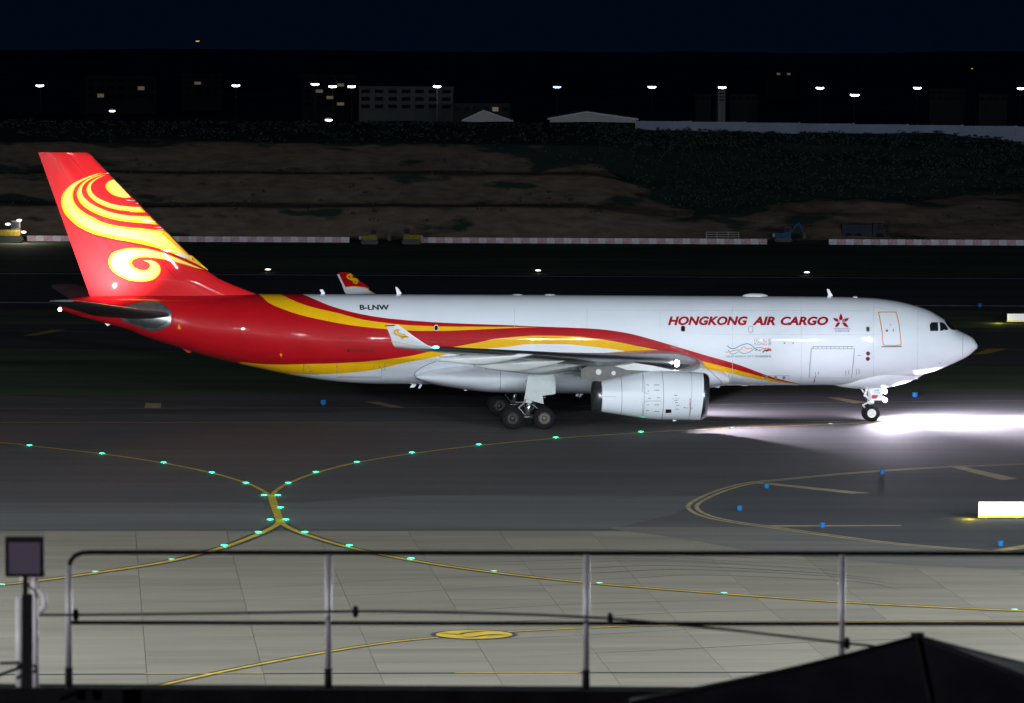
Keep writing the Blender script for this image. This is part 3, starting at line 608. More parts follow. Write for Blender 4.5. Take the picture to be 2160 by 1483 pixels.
# ---- nose-gear blister under the nose
bl = [(1953, 787), (1938, 796), (1914.6, 806.5), (1891.5, 812.5), (1868, 818), (1836, 821), (1799, 819.5), (1775, 816.5), (1757, 812)]
blp = [sz(*p) for p in bl]; bz = pchip([p[0] for p in blp], [p[1] for p in blp]); s0, s1 = blp[0][0], blp[-1][0]
rings = []
for i in range(41):
    u = i/40; s = s0 + (s1-s0)*u; zc, b_, a_ = sec(s); zt_ = zc - b_*.70; w = 1.95*math.sin(PI*min(max(u, .012), .988))**.55*(.75+.25*u); zb = bz(s)
    rings.append([A(s, w*math.cos(PI*k/20), zt_ - (zt_-zb)*math.sin(PI*k/20)) for k in range(21)])
MB().loft(rings, cap=False, closed=False).build('nose_gear_blister', 'white', fus, True)
# ---- belly fairing between the wings
bt = [(873, 796), (885, 802), (920, 811), (980, 820.5), (1030, 826), (1105, 828), (1242, 829), (1380, 827), (1450, 822), (1500, 815), (1527, 811)]
btp = [sz(*p) for p in bt]; fz = pchip([p[0] for p in btp], [p[1] for p in btp]); s1, s0 = btp[0][0], btp[-1][0]
def fair(s):
    u = (s-s0)/(s1-s0); e = math.sin(PI*min(max(u, .004), .996))**.42
    zt_ = 3.0 + 1.75*e*(1-.25*u); return u, zt_, fz(s), 2.45 + .98*e
rings = []
for i in range(61):
    s = s0 + (s1-s0)*(.5-.5*math.cos(PI*i/60)); u, zt_, zb, w = fair(s)
    zm = (zt_+zb)/2; hh = (zt_-zb)/2
    rings.append([A(s, w*math.copysign(abs(math.cos(a))**.75, math.cos(a)), zm + hh*math.copysign(abs(math.sin(a))**.85, math.sin(a))) for a in [2*PI*k/44 for k in range(44)]])
belly = MB().loft(rings).build('belly_fairing', 'white', plane, True)
def fair_t(s, z):
    u, zt_, zb, w = fair(min(max(s, s0), s1)); zm = (zt_+zb)/2; hh = (zt_-zb)/2; q = min(abs((z-zm)/hh), .999)**(1/.85); return max(w*(math.sqrt(max(1-q*q, 0)))**.75, fus_t(s, z))
def bpx(px, py):
    t = 3.2
    for _ in range(20): s, z = sz(px, py, t); t = .5*t + .5*fair_t(s, z)
    return s, z
fus_line('fairing_joint', [(920, 762), (900, 770), (882, 780), (874, 791), (885, 800), (905, 807)], .035, 'line', .02, 30, surf=fair_t, pf=bpx, parent=belly)
fus_line('fairing_joint', [(1462, 757), (1490, 776), (1512, 796), (1522, 806), (1519, 812)], .035, 'line', .02, 30, surf=fair_t, pf=bpx, parent=belly)
fus_line('fairing_joint', [(1055, 783), (1054, 824)], .03, 'line', .02, 8, surf=fair_t, pf=bpx, parent=belly)
# red and yellow run on over the fairing ahead of the wing
def fairpatch(name, up, lo, m):
    u_ = spline([bpx(*p) for p in up], 30); l_ = spline([bpx(*p) for p in lo], 30)
    wrap(name, [[u_[i], u_[i+1], l_[i+1], l_[i]] for i in range(29)], fair_t, .012, m, belly)
fairpatch('livery_stripe', cA[14:17], [(1440, 752), (1475, 760.5), (1540, 776)], 'red') if False else None
fairpatch('livery_stripe', [(1405, 742.5), (1440, 751), (1475, 760), (1500, 766.5), (1522, 772)], [(1405, 752), (1440, 764), (1475, 774), (1500, 779), (1522, 783)], 'yellow')
fairpatch('livery_stripe', [(1395, 723), (1440, 735.5), (1487, 749.5), (1522, 759.5)], [(1395, 740), (1440, 750.8), (1487, 763), (1522, 771.8)], 'red')
for q in ([(1215, 828), (1224, 828), (1219, 836), (1214, 836)], [(1224, 828), (1234, 828), (1222, 839)], [(986, 818), (992, 820), (984, 824), (978, 824)]):
    MB().prism([A(sz(*p, .6)[0], .6, sz(*p, .6)[1]) for p in q], A(0, .05, 0)).build('drain_mast', 'white', belly)

# ---- tail fin
fin_le = [(184, 321.7), (193, 326), (201, 335.7), (240, 375.5), (300, 436), (360, 496), (403, 539), (432, 568), (463, 588.5), (494, 602), (530, 616), (552, 624), (560, 640)]
fin_te = [(80, 320), (189, 622.6), (196, 642)]
le = [sz(*p) for p in fin_le]; te = [sz(*p) for p in fin_te]
le_f = lambda z: float(np.interp(z, [q[1] for q in le][::-1], [q[0] for q in le][::-1])); te_f = lambda z: float(np.interp(z, [q[1] for q in te][::-1], [q[0] for q in te][::-1]))
def naca(u): return 5*(.2969*math.sqrt(max(u, 0)) - .1260*u - .3516*u*u + .2843*u**3 - .1036*u**4)
FZ1 = min(le[0][1], te[0][1]); FZ0 = te[-1][1]
def fin_t(s, z):
    a, b = le_f(z), te_f(z); u = min(max((s-a)/(b-a), 0), 1); ch = min(b-a, 8.6); return ch*.085*naca(u) + .012
zs_ = np.linspace(FZ0, FZ1, 90); us = np.concatenate([[0, .004, .012], (1-np.cos(np.linspace(.22, PI, 40)))/2])
V = []; Fq = []; MI = []; nu = len(us)
for z in zs_:
    a, b = le_f(z), te_f(z)
    for sd in (1, -1):
        for u in us: s = a+(b-a)*u; V.append(A(s, sd*fin_t(s, z)*(0 if u == 0 else 1), z))
for j in range(len(zs_)-1):
    for sd in (0, 1):
        for i in range(nu-1):
            p = j*2*nu+sd*nu+i; q = p+2*nu; f = (p, p+1, q+1, q); Fq.append(f if sd else f[::-1])
            MI.append(1 if (i < 2 and zs_[j] > sz(403, 539)[1]) else 0)
    p = j*2*nu + nu-1; Fq.append((p, p+nu, p+3*nu, p+2*nu)); MI.append(0)
p = (len(zs_)-1)*2*nu; Fq.append(tuple([p+i for i in range(nu)] + [p+nu+i for i in range(nu-1, 0, -1)])); MI.append(0)
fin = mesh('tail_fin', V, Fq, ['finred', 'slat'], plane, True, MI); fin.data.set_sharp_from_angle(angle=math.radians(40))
def cz(k):                                # enlarged-view coordinates -> photograph pixels
    ox, oy, sc = {1: (110, 350, 9.889), 2: (260, 350, 9.889), 3: (200, 460, 9.0)}[k]; return lambda x, y: (ox+x/sc, oy+y/sc)
c1, c2, c3 = cz(1), cz(2), cz(3)
T_ = lambda f, L_: [f(*p) for p in L_]
sw1o = T_(c1, [(1050, 140), (900, 172), (700, 240), (500, 330), (350, 430), (250, 540), (200, 640), (185, 750), (210, 880), (270, 1010), (380, 1130), (520, 1250), (700, 1350), (900, 1432)]) + T_(c3, [(175, 352), (400, 405), (700, 455), (1000, 520), (1290, 600), (1500, 685), (1700, 765), (1900, 860), (2050, 940), (2150, 992)])
sw1i = T_(c1, [(1050, 142), (900, 198), (750, 258), (600, 335), (510, 410), (460, 490), (437, 570), (435, 650), (460, 750), (520, 840), (600, 920), (720, 1005), (880, 1082)]) + T_(c3, [(120, 70), (380, 140), (640, 175), (900, 198), (1150, 228), (1345, 268), (1560, 482), (1720, 642), (1800, 716), (1840, 714), (1980, 835), (2080, 925), (2155, 988)])
sw2o = T_(c1, [(1095, 158), (950, 195), (800, 250), (680, 320), (590, 400), (535, 500), (515, 590), (540, 690), (600, 790), (720, 890), (880, 980), (1080, 1060), (1300, 1120), (1500, 1155)]) + T_(c2, [(300, 1186), (550, 1210), (720, 1233)])
sw2i = T_(c1, [(1095, 162), (900, 232), (800, 278), (710, 340), (650, 410), (620, 480), (618, 550), (650, 630), (720, 712), (820, 790), (960, 862), (1140, 937), (1340, 992), (1520, 1024)]) + T_(c2, [(200, 1040), (400, 1048), (548, 1052)])
sw3o = T_(c1, [(1120, 182), (980, 230), (860, 290), (780, 350), (735, 420), (715, 490), (735, 570), (790, 650), (880, 730), (1000, 800), (1180, 870), (1400, 920), (1600, 945)]) + T_(c2, [(150, 960), (330, 968), (468, 970)])
sw3i = T_(c1, [(1120, 185), (1000, 240), (900, 300), (840, 355), (810, 410), (806, 470), (830, 545), (885, 612), (970, 675), (1080, 730), (1250, 790), (1450, 830), (1640, 847)]) + T_(c2, [(160, 852), (260, 854), (352, 855)])
sun_o = T_(c1, [(1285, 282), (1200, 310), (1140, 350), (1112, 410), (1130, 480), (1190, 550), (1280, 610), (1400, 650), (1520, 668), (1642, 657)])
sun_i = T_(c1, [(1288, 284), (1322, 320), (1360, 357), (1400, 398), (1440, 440), (1480, 482), (1520, 524), (1560, 568), (1600, 612), (1642, 655)])
sw4o = T_(c3, [(2080, 985), (1900, 910), (1700, 820), (1500, 735), (1300, 660), (1100, 605), (900, 575), (700, 568), (500, 600), (350, 655), (280, 740), (262, 850), (300, 960), (400, 1060), (550, 1140), (700, 1190), (900, 1208), (1080, 1180), (1190, 1110), (1245, 1020), (1245, 930), (1180, 850), (1080, 805), (980, 798), (915, 805)])
sw4i = T_(c3, [(2080, 986), (1940, 952), (1750, 895), (1550, 842), (1350, 795), (1200, 768), (1050, 750), (930, 742), (850, 748), (780, 768), (720, 800), (697, 850), (705, 880), (735, 920), (780, 950), (830, 975), (890, 988), (940, 989), (990, 980), (1030, 945), (1045, 910), (1038, 870), (1010, 840), (965, 818), (915, 806)])
fsz = lambda x, y: sz(x, y, .3)
def ribbon(name, o, i, m, off, f0=0.0, f1=1.0, n=110, trim=0):
    a = spline(o, n); b = spline(i, n); p = a + (b-a)*f0; q = a + (b-a)*f1
    P_ = [fsz(*v) for v in p]; Q_ = [fsz(*v) for v in q]
    r = range(trim, n-1-trim)
    bmq = bmesh.new(); vp = {}; 
    for k in range(trim, n-trim): vp[k] = (bmq.verts.new((*P_[k], 0)), bmq.verts.new((*Q_[k], 0)))
    for k in r: bmq.faces.new((vp[k][0], vp[k+1][0], vp[k+1][1], vp[k][1]))
    return wrap_bm(name, bmq, fin_t, off, m, fin, (.3, .3))
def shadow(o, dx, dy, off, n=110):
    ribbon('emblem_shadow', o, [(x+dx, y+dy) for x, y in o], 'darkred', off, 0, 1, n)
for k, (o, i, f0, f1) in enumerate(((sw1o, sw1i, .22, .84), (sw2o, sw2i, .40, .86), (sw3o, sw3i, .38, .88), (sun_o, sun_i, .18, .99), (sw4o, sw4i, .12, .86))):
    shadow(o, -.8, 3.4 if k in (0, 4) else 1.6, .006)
    ribbon('emblem_swirl', o, i, 'gold', .012); ribbon('emblem_highlight', o, i, 'pale', .018, f0, f1, trim=3)
for q in ([(265, 422), (285, 421.5), (284, 424), (270, 423.5)], [(285, 429.5), (291, 428), (292, 430.5)], [(299, 466), (306, 463.5), (324, 466.5), (328, 468), (310, 469)], [(324, 480), (340, 479), (341, 481)], [(329, 484.5), (346, 483), (344, 486)], [(343, 527.5), (355, 526), (360, 531), (352, 532)], [(368, 536.5), (384, 535), (397, 540), (389, 544)], [(219, 366.5), (228, 364.5), (230, 366.5)]):
    wrap('peeled_paint', [[fsz(*p) for p in q]], fin_t, .024, 'lgrey', fin)
wrap('rudder_joint', strip2d([fsz(*p) for p in ((112, 322), (150, 395), (219, 500), (254, 560), (283, 620))], .03), fin_t, .008, 'darkred', fin)
wrap('fin_joint', strip2d([fsz(*p) for p in ((140, 322), (215, 405), (290, 490), (340, 552), (385, 604))], .03), fin_t, .008, 'darkred', fin)

# ---- swept surfaces
def airfoil(n=22, camber=.0):
    us_ = (1-np.cos(np.linspace(0, PI, n)))/2
    up = [(u, naca(u)*1.15 + camber*4*u*(1-u)) for u in us_]; lo = [(u, -naca(u)*.85 + camber*4*u*(1-u)) for u in us_[1:-1]][::-1]
    return up + lo
def surface(name, secs, m, parent, sign=1, camber=0.0, cap=True, mfun=None):
    af = airfoil(22, camber); rings = []
    for (t, s, z, ch, th) in secs: rings.append([A(s+u*ch, sign*t, z+v*ch*th) for u, v in af])
    o = MB().loft(rings, cap).build(name, m, parent); shade(o, 50); return o
WS = [(0.5, 16.3, 3.55, 12.3, .15), (3.0, 18.13, 3.80, 10.6, .150), (5.8, 20.14, 4.12, 8.9, .13), (9.4, 22.72, 4.48, 7.2, .115), (15, 26.74, 5.02, 5.6, .108), (20, 30.33, 5.56, 4.35, .105), (25, 33.92, 6.10, 3.05, .10), (28.4, 36.36, 6.47, 2.25, .10)]
WLET = [(28.4, 36.36, 6.47, 2.25, .10), (28.75, 36.70, 6.54, 2.12, .09), (29.05, 37.05, 6.72, 1.90, .085), (29.45, 37.72, 7.18, 1.38, .08), (30.05, 38.70, 7.90, .72, .08)]
def wing(sign):
    w = surface('wing', WS, 'grey', plane, sign, .012)
    # bare leading edge: slat strip just proud of the wing
    rings = []
    for (t, s, z, ch, th) in WS[1:]:
        pr = [(u, naca(u)*1.15*th + .012*4*u*(1-u)*th) for u in (.10, .05, .02, .006)] + [(0, 0)] + [(u, -naca(u)*.85*th + .012*4*u*(1-u)*th) for u in (.006, .02, .05, .09)]
        rings.append([A(s+u*ch - .012, sign*t, z+v*ch + (.008 if v > 0 else -.008)) for u, v in pr])
    sl = MB().loft(rings, False, False).build('slat', 'slat', w, True)
    # upright winglet
    af = airfoil(16); rings = []
    for k, (t, s, z, ch, th) in enumerate(WLET):
        e = (0, .35, .8, 1.05, 1.1)[k]                                # section turns from flat to upright
        rings.append([A(s+u*ch, sign*(t + v*ch*th*-math.sin(e)), z + v*ch*th*math.cos(e)) for u, v in af])
    wl_ = MB().loft(rings).build('winglet', 'white', w); shade(wl_, 50)
    return w, wl_
wingR, wletR = wing(1); wingL, wletL = wing(-1)
# winglet artwork: near outer face white with swirls, far inner face red
def wl_surf(off, face):                   # plane through the upper winglet
    def f(s, z):
        k = (z-6.72)/(7.90-6.72); t = 29.05 + k*1.0; return t + off*face
    return f
def wdecal(name, pxs, m, t0, side, off, face):
    surf = wl_surf(.085, face); pts = [sz(*p, side*t0) for p in pxs]
    wrap(name, [pts], lambda s, z: surf(s, z), off*face, m, wletR if side > 0 else wletL, (9, 9), side)
def wribbon(pxs, w, m, t0, side, off, face, n=24, nm='emblem_swirl'):
    surf = wl_surf(.085, face); pts = spline([sz(*p, side*t0) for p in pxs], n)
    wrap(nm, strip2d(pts, w), surf, off*face, m, wletR if side > 0 else wletL, (9, 9), side)
wribbon([(838, 694), (832, 698), (834, 704), (845, 708.5), (862, 711)], .10, 'yellow', 29.6, 1, .012, 1); wribbon([(842, 694.5), (838, 698), (842, 703), (856, 706.5)], .07, 'yellow', 29.6, 1, .012, 1)
wribbon([(858, 711), (850, 709.5), (846, 711.5), (850, 713.5), (853, 711.5)], .08, 'yellow', 29.5, 1, .012, 1); wribbon([(824, 720.5), (840, 722), (860, 726.5), (880, 731)], .04, 'yellow', 29.3, 1, .012, 1); wribbon([(811, 687), (832, 686)], .07, 'deepred', 29.95, 1, .012, 1, 3)
# far winglet, inner face
wdecal('winglet_red_panel', [(713.5, 574.5), (735, 574.5), (748, 584), (768, 599), (781, 607), (770, 606), (752, 604), (729, 605.5)], 'red', 29.5, -1, -.012+.0, -1) if False else None
def inner_panel(pts, m, off, nm):
    p = [sz(*q, -29.5) for q in pts]
    wrap(nm, [p], lambda s, z: 29.05 + (z-6.72)/(7.90-6.72)*1.0 - .085, -off, m, wletL, (9, 9), -1)
inner_panel([(714.5, 575.5), (735, 575.2), (742, 580), (752, 587.5), (768, 599), (778, 606), (764, 605), (745, 603.5), (728, 604.8)], 'red', .006, 'winglet_red_panel')
def inner_ribbon(pts, w, m, off, nm='emblem_swirl', n=20):
    p = spline([sz(*q, -29.5) for q in pts], n); wrap(nm, strip2d(p, w), lambda s, z: 29.05 + (z-6.72)/(7.90-6.72)*1.0 - .085, -off, m, wletL, (9, 9), -1)
inner_ribbon([(742, 578.5), (734, 581.5), (734, 586), (742, 590), (756, 592)], .11, 'yellow', .014); inner_ribbon([(745, 581), (740, 584), (746, 588), (754, 589)], .08, 'yellow', .014)
inner_ribbon([(756, 594), (748, 592.5), (745.5, 595), (750, 597.5), (755, 595)], .09, 'yellow', .014); inner_ribbon([(728, 605.5), (745, 604), (764, 605.8), (778, 608.5)], .05, 'yellow', .014)
# ---- flap track fairings
def canoe(t, s0, s1, zc, hw, hh, parent, sign):
    rings = []
    for i in range(25):
        u = i/24; e = max(math.sin(PI*min(max(u, .0), 1.0)**.85), .0)**.6 if 0 < u < 1 else .02
        e = min(e, (u/.5)**.75) if u < .5 else e; e = max(e, .02 if u < .5 else .42)
        zz = zc + .34*(1-u)**1.5 + (.20*(u-.55) if u > .55 else 0)
        rings.append([A(s0+(s1-s0)*u, sign*(t+hw*e*math.cos(a)), zz + hh*e*math.sin(a)*(1 if math.sin(a) < 0 else .8)) for a in [2*PI*k/16 for k in range(16)]])
    return MB().loft(rings).build('flap_track_fairing', 'lgrey', parent, True)
for w, sg in ((wingR, 1), (wingL, -1)):
    canoe(21.0, 30.2, 35.75, 5.28, .30, .40, w, sg); canoe(15.6, 27.6, 33.3, 4.62, .36, .52, w, sg); canoe(11.4, 25.6, 32.3, 4.25, .38, .55, w, sg); canoe(6.6, 24.6, 31.2, 3.95, .40, .62, w, sg)
    # flap just below the trailing edge
    surface('flap', [(3.4, 27.2, 3.55, 2.6, .10), (9.4, 28.6, 4.22, 2.1, .10), (15, 31.0, 4.86, 1.7, .10), (21, 33.4, 5.52, 1.25, .10)], 'lgrey', w, sg)
# ---- horizontal stabilisers
for sg in (1, -1):
    st = surface('stabiliser', [(.3, 50.5, 6.72, 5.4, .10), (1.2, 51.1, 6.80, 5.0, .10), (4.5, 53.4, 7.32, 3.85, .095), (8.8, 56.4, 8.02, 2.35, .09), (9.7, 57.25, 8.18, 1.6, .08)], 'stabshade', plane, sg)
    MB().ball(A(55.4, sg*4.3, 7.50), .13, 10, 6).build('logo_lamp', 'steel', st, True)
# ---- tail lamp
s_, z_ = sz(127, 644); MB().tube(A(s_, 0, z_-.1), A(s_, 0, z_+.32), .05).build('tail_mast', 'steel', plane); MB().ball(A(s_+.02, -.02, sz(126, 653)[1]), .11, 10, 6).build('tail_lamp', 'lampwhite', plane, True)
# ---- engines
def engine(sign):
    T0 = 9.37
    en = empty('engine'); en.parent = plane
    st_ = [(1490.5, 43.5, 836), (1491.5, 45.8, 836), (1490, 47.4, 836), (1486, 49, 835.8), (1478, 50.2, 835.6), (1455, 51.2, 834.8), (1420, 52.2, 833.6), (1392, 52.4, 833), (1370, 51, 832.6), (1352, 48.6, 832.6), (1330, 45, 833.2), (1307, 40.6, 834.3), (1287, 36.8, 835), (1267, 33.4, 835.4)]
    prof = []
    for x, r, yc in st_: s, z = sz(x, yc, T0); prof.append((s, z, r/F*321))
    ps = pchip([p[0] for p in prof[2:]], [p[2] for p in prof[2:]]); pz = pchip([p[0] for p in prof], [p[1] for p in prof]) if False else pchip([p[0] for p in prof[2:]], [p[1] for p in prof[2:]])
    N = 48
    def ring(s, z, r, sh): return [A(s - sh*r*math.sin(a), sign*T0 + r*math.cos(a), z + r*math.sin(a)) for a in [2*PI*k/N for k in range(N)]]
    sl, zl = prof[2][0], prof[2][1]; se = prof[-1][0]
    lip_e = sl + .36
    stn = np.linspace(lip_e, se, 34)
    def shf(s): return .085*max(0, 1-(s-sl)/2.6)
    cowl = MB().loft([ring(s, pz(s), ps(s), shf(s)) for s in stn], False).build('cowl', 'white', en, True)
    R0 = ps(sl)
    lp = [ring(s, pz(max(s, sl)), r, shf(s)) for s, r in ((lip_e, ps(lip_e)+.0), (sl+.22, ps(sl+.2)), (sl+.08, R0-.005), (sl+.0, R0-.06), (sl-.025, R0-.12), (sl+.0, R0-.18), (sl+.12, R0-.24), (sl+.4, R0-.27), (sl+1.3, R0-.22))]
    MB().loft(lp, False).build('inlet_lip', 'lip', en, True)
    MB().loft([ring(sl+1.3, pz(sl), R0-.2, 0), ring(sl+1.32, pz(sl), .42, 0), ring(sl+.95, pz(sl), .2, 0), ring(sl+.75, pz(sl), .02, 0)]).build('spinner', 'darkmetal', en, True)
    for k in range(20):
        a = 2*PI*k/20; a2 = a+.24
        zc_ = pz(sl); q = [A(sl+1.15, sign*T0+.4*math.cos(a), zc_+.4*math.sin(a)), A(sl+1.28, sign*T0+.4*math.cos(a2), zc_+.4*math.sin(a2)), A(sl+1.27, sign*T0+(R0-.25)*math.cos(a2+.2), zc_+(R0-.25)*math.sin(a2+.2)), A(sl+1.05, sign*T0+(R0-.25)*math.cos(a+.1), zc_+(R0-.25)*math.sin(a+.1))]
        MB().prism(q, A(.02, 0, 0)).build('fan_blade', 'titan', en)
    re = ps(se); ze = pz(se)
    MB().loft([ring(se-.01, ze, re+.004, 0), ring(se+.52, ze-.01, re-.07, 0), ring(se+.52, ze-.01, re-.13, 0), ring(se-.3, ze, re-.1, 0), ring(se-.32, ze, .02, 0)], False).build('exhaust_nozzle', 'darkmetal', en, True)
    MB().loft([ring(se-.3, ze, .45, 0), ring(se+.1, ze, .33, 0), ring(se+.42, ze, .06, 0)]).build('exhaust_cone', 'titan', en, True)
    # cowl joints and markings
    def cw(a): return 0
    for x, wd in ((1308, .03), (1394, .03), (1354, .025), (1453, .02)):
        s = sz(x, 834, T0)[0]; MB().loft([ring(s-wd/2, pz(s), ps(s)+.008, shf(s)), ring(s+wd/2, pz(s), ps(s)+.008, shf(s))], False).build('cowl_joint', 'line', en, True)
    if sign > 0:
        def cs(s, z): r = ps(s); q = r*r - (z-pz(s))**2; return T0 + math.sqrt(max(q, .01))
        def cp(px, py):
            t = T0+1.4
            for _ in range(20): s, z = sz(px, py, t); t = .5*t+.5*cs(s, z)
            return s, z
        def cl(q, w, m): wrap('cowl_marking', strip2d([cp(*p) for p in q], w), cs, .012, m, en)
        wrap('cowl_vent', [[cp(*p) for p in ((1404, 863.5), (1416, 863.5), (1416, 871), (1404, 871))]], cs, .012, 'ink', en)
        cl([(1455.5, 840), (1454.5, 878)], .04, 'deepred')
        for x, y, l in ((1363, 812, 6), (1380, 812, 11), (1366, 825, 3), (1380, 823, 11), (1367, 840, 6), (1385, 839, 7), (1365, 854, 4), (1380, 854, 11), (1363, 866, 6), (1380, 868, 11), (1422, 834, 7), (1419, 841, 2), (1425, 840, 2), (1430, 841, 2), (1422, 844.5, 7), (1424, 849, 6), (1426, 855, 7), (1425, 863, 7), (1442, 860, 5), (1449, 860.5, 3), (1457, 861, 4)): cl([(x, y), (x+l, y)], .045, 'line')
        cl([(1268, 836), (1300, 837)], .02, 'line'); cl([(1355, 789), (1355, 826), (1368, 831)], .022, 'line'); cl([(1364, 846), (1356, 850), (1353, 880)], .022, 'line')
        cl([(1364, 846), (1394, 846)], .022, 'line')
        s, z = sz(1424, 886, T0); MB().prism([A(*[sz(px, py, T0)[0], T0-.03, sz(px, py, T0)[1]]) for px, py in ((1420, 883), (1430, 882.5), (1426, 888), (1418.5, 888.5))], A(0, .06, 0)).build('drain_mast', 'white', en)
    # pylon
    def pyl(nm, px, m, th): MB().prism([A(sz(*p, T0)[0], sign*T0 - th/2, sz(*p, T0)[1]) for p in px], A(0, th, 0)).build(nm, m, en)
    pyl('pylon', [(1225, 778), (1242, 770), (1292, 770), (1322, 780), (1372, 782), (1340, 796), (1290, 808), (1225, 799)], 'titan', .50)
    pyl('pylon_fairing', [(1280, 774), (1296, 756), (1310, 752), (1330, 764), (1376, 771), (1400, 776), (1436, 784), (1400, 790), (1322, 786), (1292, 777)], 'lgrey', .46)
    if sign > 0:
        for cx, cy, r in ((1262.7, 784.7, 6), (1294.2, 787, 4.6)): MB().prism([A(sz(*p, T0+.25)[0], T0+.252, sz(*p, T0+.25)[1]) for p in circ(cx, cy, r, 18)], A(0, .012, 0)).build('pylon_disc', 'lgrey', en)
    return en
engine(1); engine(-1)

# ---- undercarriage
def wheel(parent, s, t, z, R, w, rimmat, out):
    def lathe(pr, nm, m):
        N = 40; MB().loft([[A(s + r*math.cos(2*PI*k/N), t + a, z + r*math.sin(2*PI*k/N)) for k in range(N)] for a, r in pr], False).build(nm, m, parent, True)
    h = w/2; k = R/.70
    lathe([(-h*.85, .36*k), (-h, .45*k), (-h, .54*k), (-h*.86, .63*k), (-h*.55, .685*k), (-h*.2, R), (h*.2, R), (h*.55, .685*k), (h*.86, .63*k), (h, .54*k), (h, .45*k), (h*.85, .36*k)], 'tyre', 'tyre')
    q = 1 if out > 0 else -1
    lathe([(q*h*.80, .375*k), (q*h*.86, .36*k), (q*h*.82, .335*k), (q*h*.35, .30*k), (q*h*.25, .22*k), (q*h*.55, .17*k), (q*h*.60, .13*k), (q*h*1.0, .12*k), (q*h*1.06, .07*k), (q*h*1.06, .001)], 'wheel_rim', rimmat)
    lathe([(-q*h*.8, .375*k), (-q*h*.5, .3*k), (-q*h*.5, .001)], 'wheel_rim', rimmat)
for sg in (1, -1):
    mg = empty('main_gear'); mg.parent = plane
    for si in (28.20, 30.18):
        for ti in (4.64, 6.04): wheel(mg, si, sg*ti, .70, .70, .42, 'darkrim' if not (si < 29 and ti > 5) else 'rim', sg if ti > 5 else -sg)
    T0 = sg*5.34
    MB().tube(A(28.2, T0, .72), A(30.18, T0, .72), .15, n=12).build('bogie_beam', 'darkmetal', mg, True)
    for si in (28.2, 30.18): MB().tube(A(si, T0-.62, .70), A(si, T0+.62, .70), .09).build('axle', 'darkmetal', mg)
    MB().tube(A(29.05, T0+sg*.05, 1.75), A(28.75, sg*5.0, 4.0), .24, n=16).build('strut', 'gearwhite', mg, True)
    MB().tube(A(29.19, T0, .72), A(29.05, T0+sg*.05, 1.80), .145, n=16).build('piston', 'steel', mg, True)
    MB().tube(A(29.1, T0, 1.62), A(29.1, T0, 1.85), .30, n=16).build('collar', 'gearwhite', mg, True)
    MB().tube(A(29.25, T0, 1.7), A(29.75, T0, 1.28), .06).tube(A(29.75, T0, 1.28), A(29.3, T0, .82), .055).build('torque_link', 'steel', mg)
    MB().tube(A(29.0, T0, 1.7), A(28.05, T0, 1.95), .06).tube(A(28.9, T0+sg*.2, 1.5), A(28.35, T0+sg*.2, 1.1), .035).build('brace', 'steel', mg)
    MB().tube(A(29.1, sg*5.2, 2.1), A(29.1, sg*2.6, 3.1), .10).build('side_stay', 'gearwhite', mg)
    MB().path([A(29.3, T0+sg*.25, 2.0), A(29.42, T0+sg*.3, 1.5), A(29.3, T0+sg*.3, 1.0), A(29.6, T0+sg*.3, .8)], .022).build('brake_hose', 'darkmetal', mg)
    MB().tube(A(29.1, T0, 1.66), A(29.95, T0, 1.62), .06, .03).build('pitch_trimmer', 'steel', mg)
    dpx = [(1115, 782), (1164, 783), (1171.5, 798), (1171.5, 829.5), (1168, 831.5), (1144.5, 834.5), (1146.5, 852), (1106, 841)]
    MB().prism([A(sz(*p, 5.95)[0], sg*(5.98 - .10*(3.6-sz(*p, 5.95)[1])*0), sz(*p, 5.95)[1]) for p in dpx], A(0, sg*.07, 0)).build('gear_door', 'doorgrey', mg)
    MB().tube(A(28.3, sg*5.9, 2.6), A(28.9, sg*5.3, 2.4), .05).build('door_link', 'steel', mg)
ng = empty('nose_gear'); ng.parent = plane
SN = 6.83
for sg in (1, -1): wheel(ng, SN, sg*.36, .54, .54, .33, 'gearwhite', sg)
MB().tube(A(SN, -.5, .54), A(SN, .5, .54), .07).build('axle', 'steel', ng)
MB().tube(A(SN, 0, .54), A(SN+.02, 0, 1.25), .085, n=14).build('piston', 'steel', ng, True)
MB().tube(A(SN+.02, 0, 1.2), A(SN+.12, 0, 2.7), .14, n=14).build('strut', 'gearwhite', ng, True)
MB().tube(A(SN, 0, 1.12), A(SN, 0, 1.34), .22, n=14).build('steering_collar', 'gearwhite', ng, True)
MB().tube(A(SN+.1, .05, 1.22), A(SN+.52, .05, 1.04), .05).tube(A(SN+.52, .05, 1.04), A(SN+.2, .05, .66), .045).build('torque_link', 'gearwhite', ng)
MB().tube(A(SN+.15, .05, 1.4), A(SN+.9, .05, 2.5), .055).tube(A(SN+.45, .3, 1.6), A(SN+.25, .3, 2.3), .08).build('drag_brace', 'gearwhite', ng)
MB().path([A(SN+.3, .3, 2.2), A(SN+.5, .34, 1.8), A(SN+.35, .3, 1.45), A(SN+.1, .2, 1.3)], .02).build('hose', 'darkmetal', ng)
def ngp(nm, px, m, t, th): return MB().prism([A(sz(*p, t)[0], t, sz(*p, t)[1]) for p in px], A(0, th, 0)).build(nm, m, ng)
for sg in (1, -1): ngp('gear_door', [(1839.5, 818), (1862, 818), (1861, 841), (1848, 841.5), (1839, 833)], 'white', sg*.62, .04)
ngp('red_placard', [(1839.3, 833.2), (1853, 833.2), (1848.5, 841.2), (1839, 841)], 'deepred', .67, .006)
flat = lambda v: (lambda s, z: v)
lettering('lettering', 'LNW', (1845, 822, 1855, 825.4), 'ink', 0, .01, ng, flat(.666), lambda x, y: sz(x, y, .66), .006); lettering('lettering', 'ETOPS', (1844, 827.3, 1856, 830), 'line', 0, 0, ng, flat(.666), lambda x, y: sz(x, y, .66), .006)
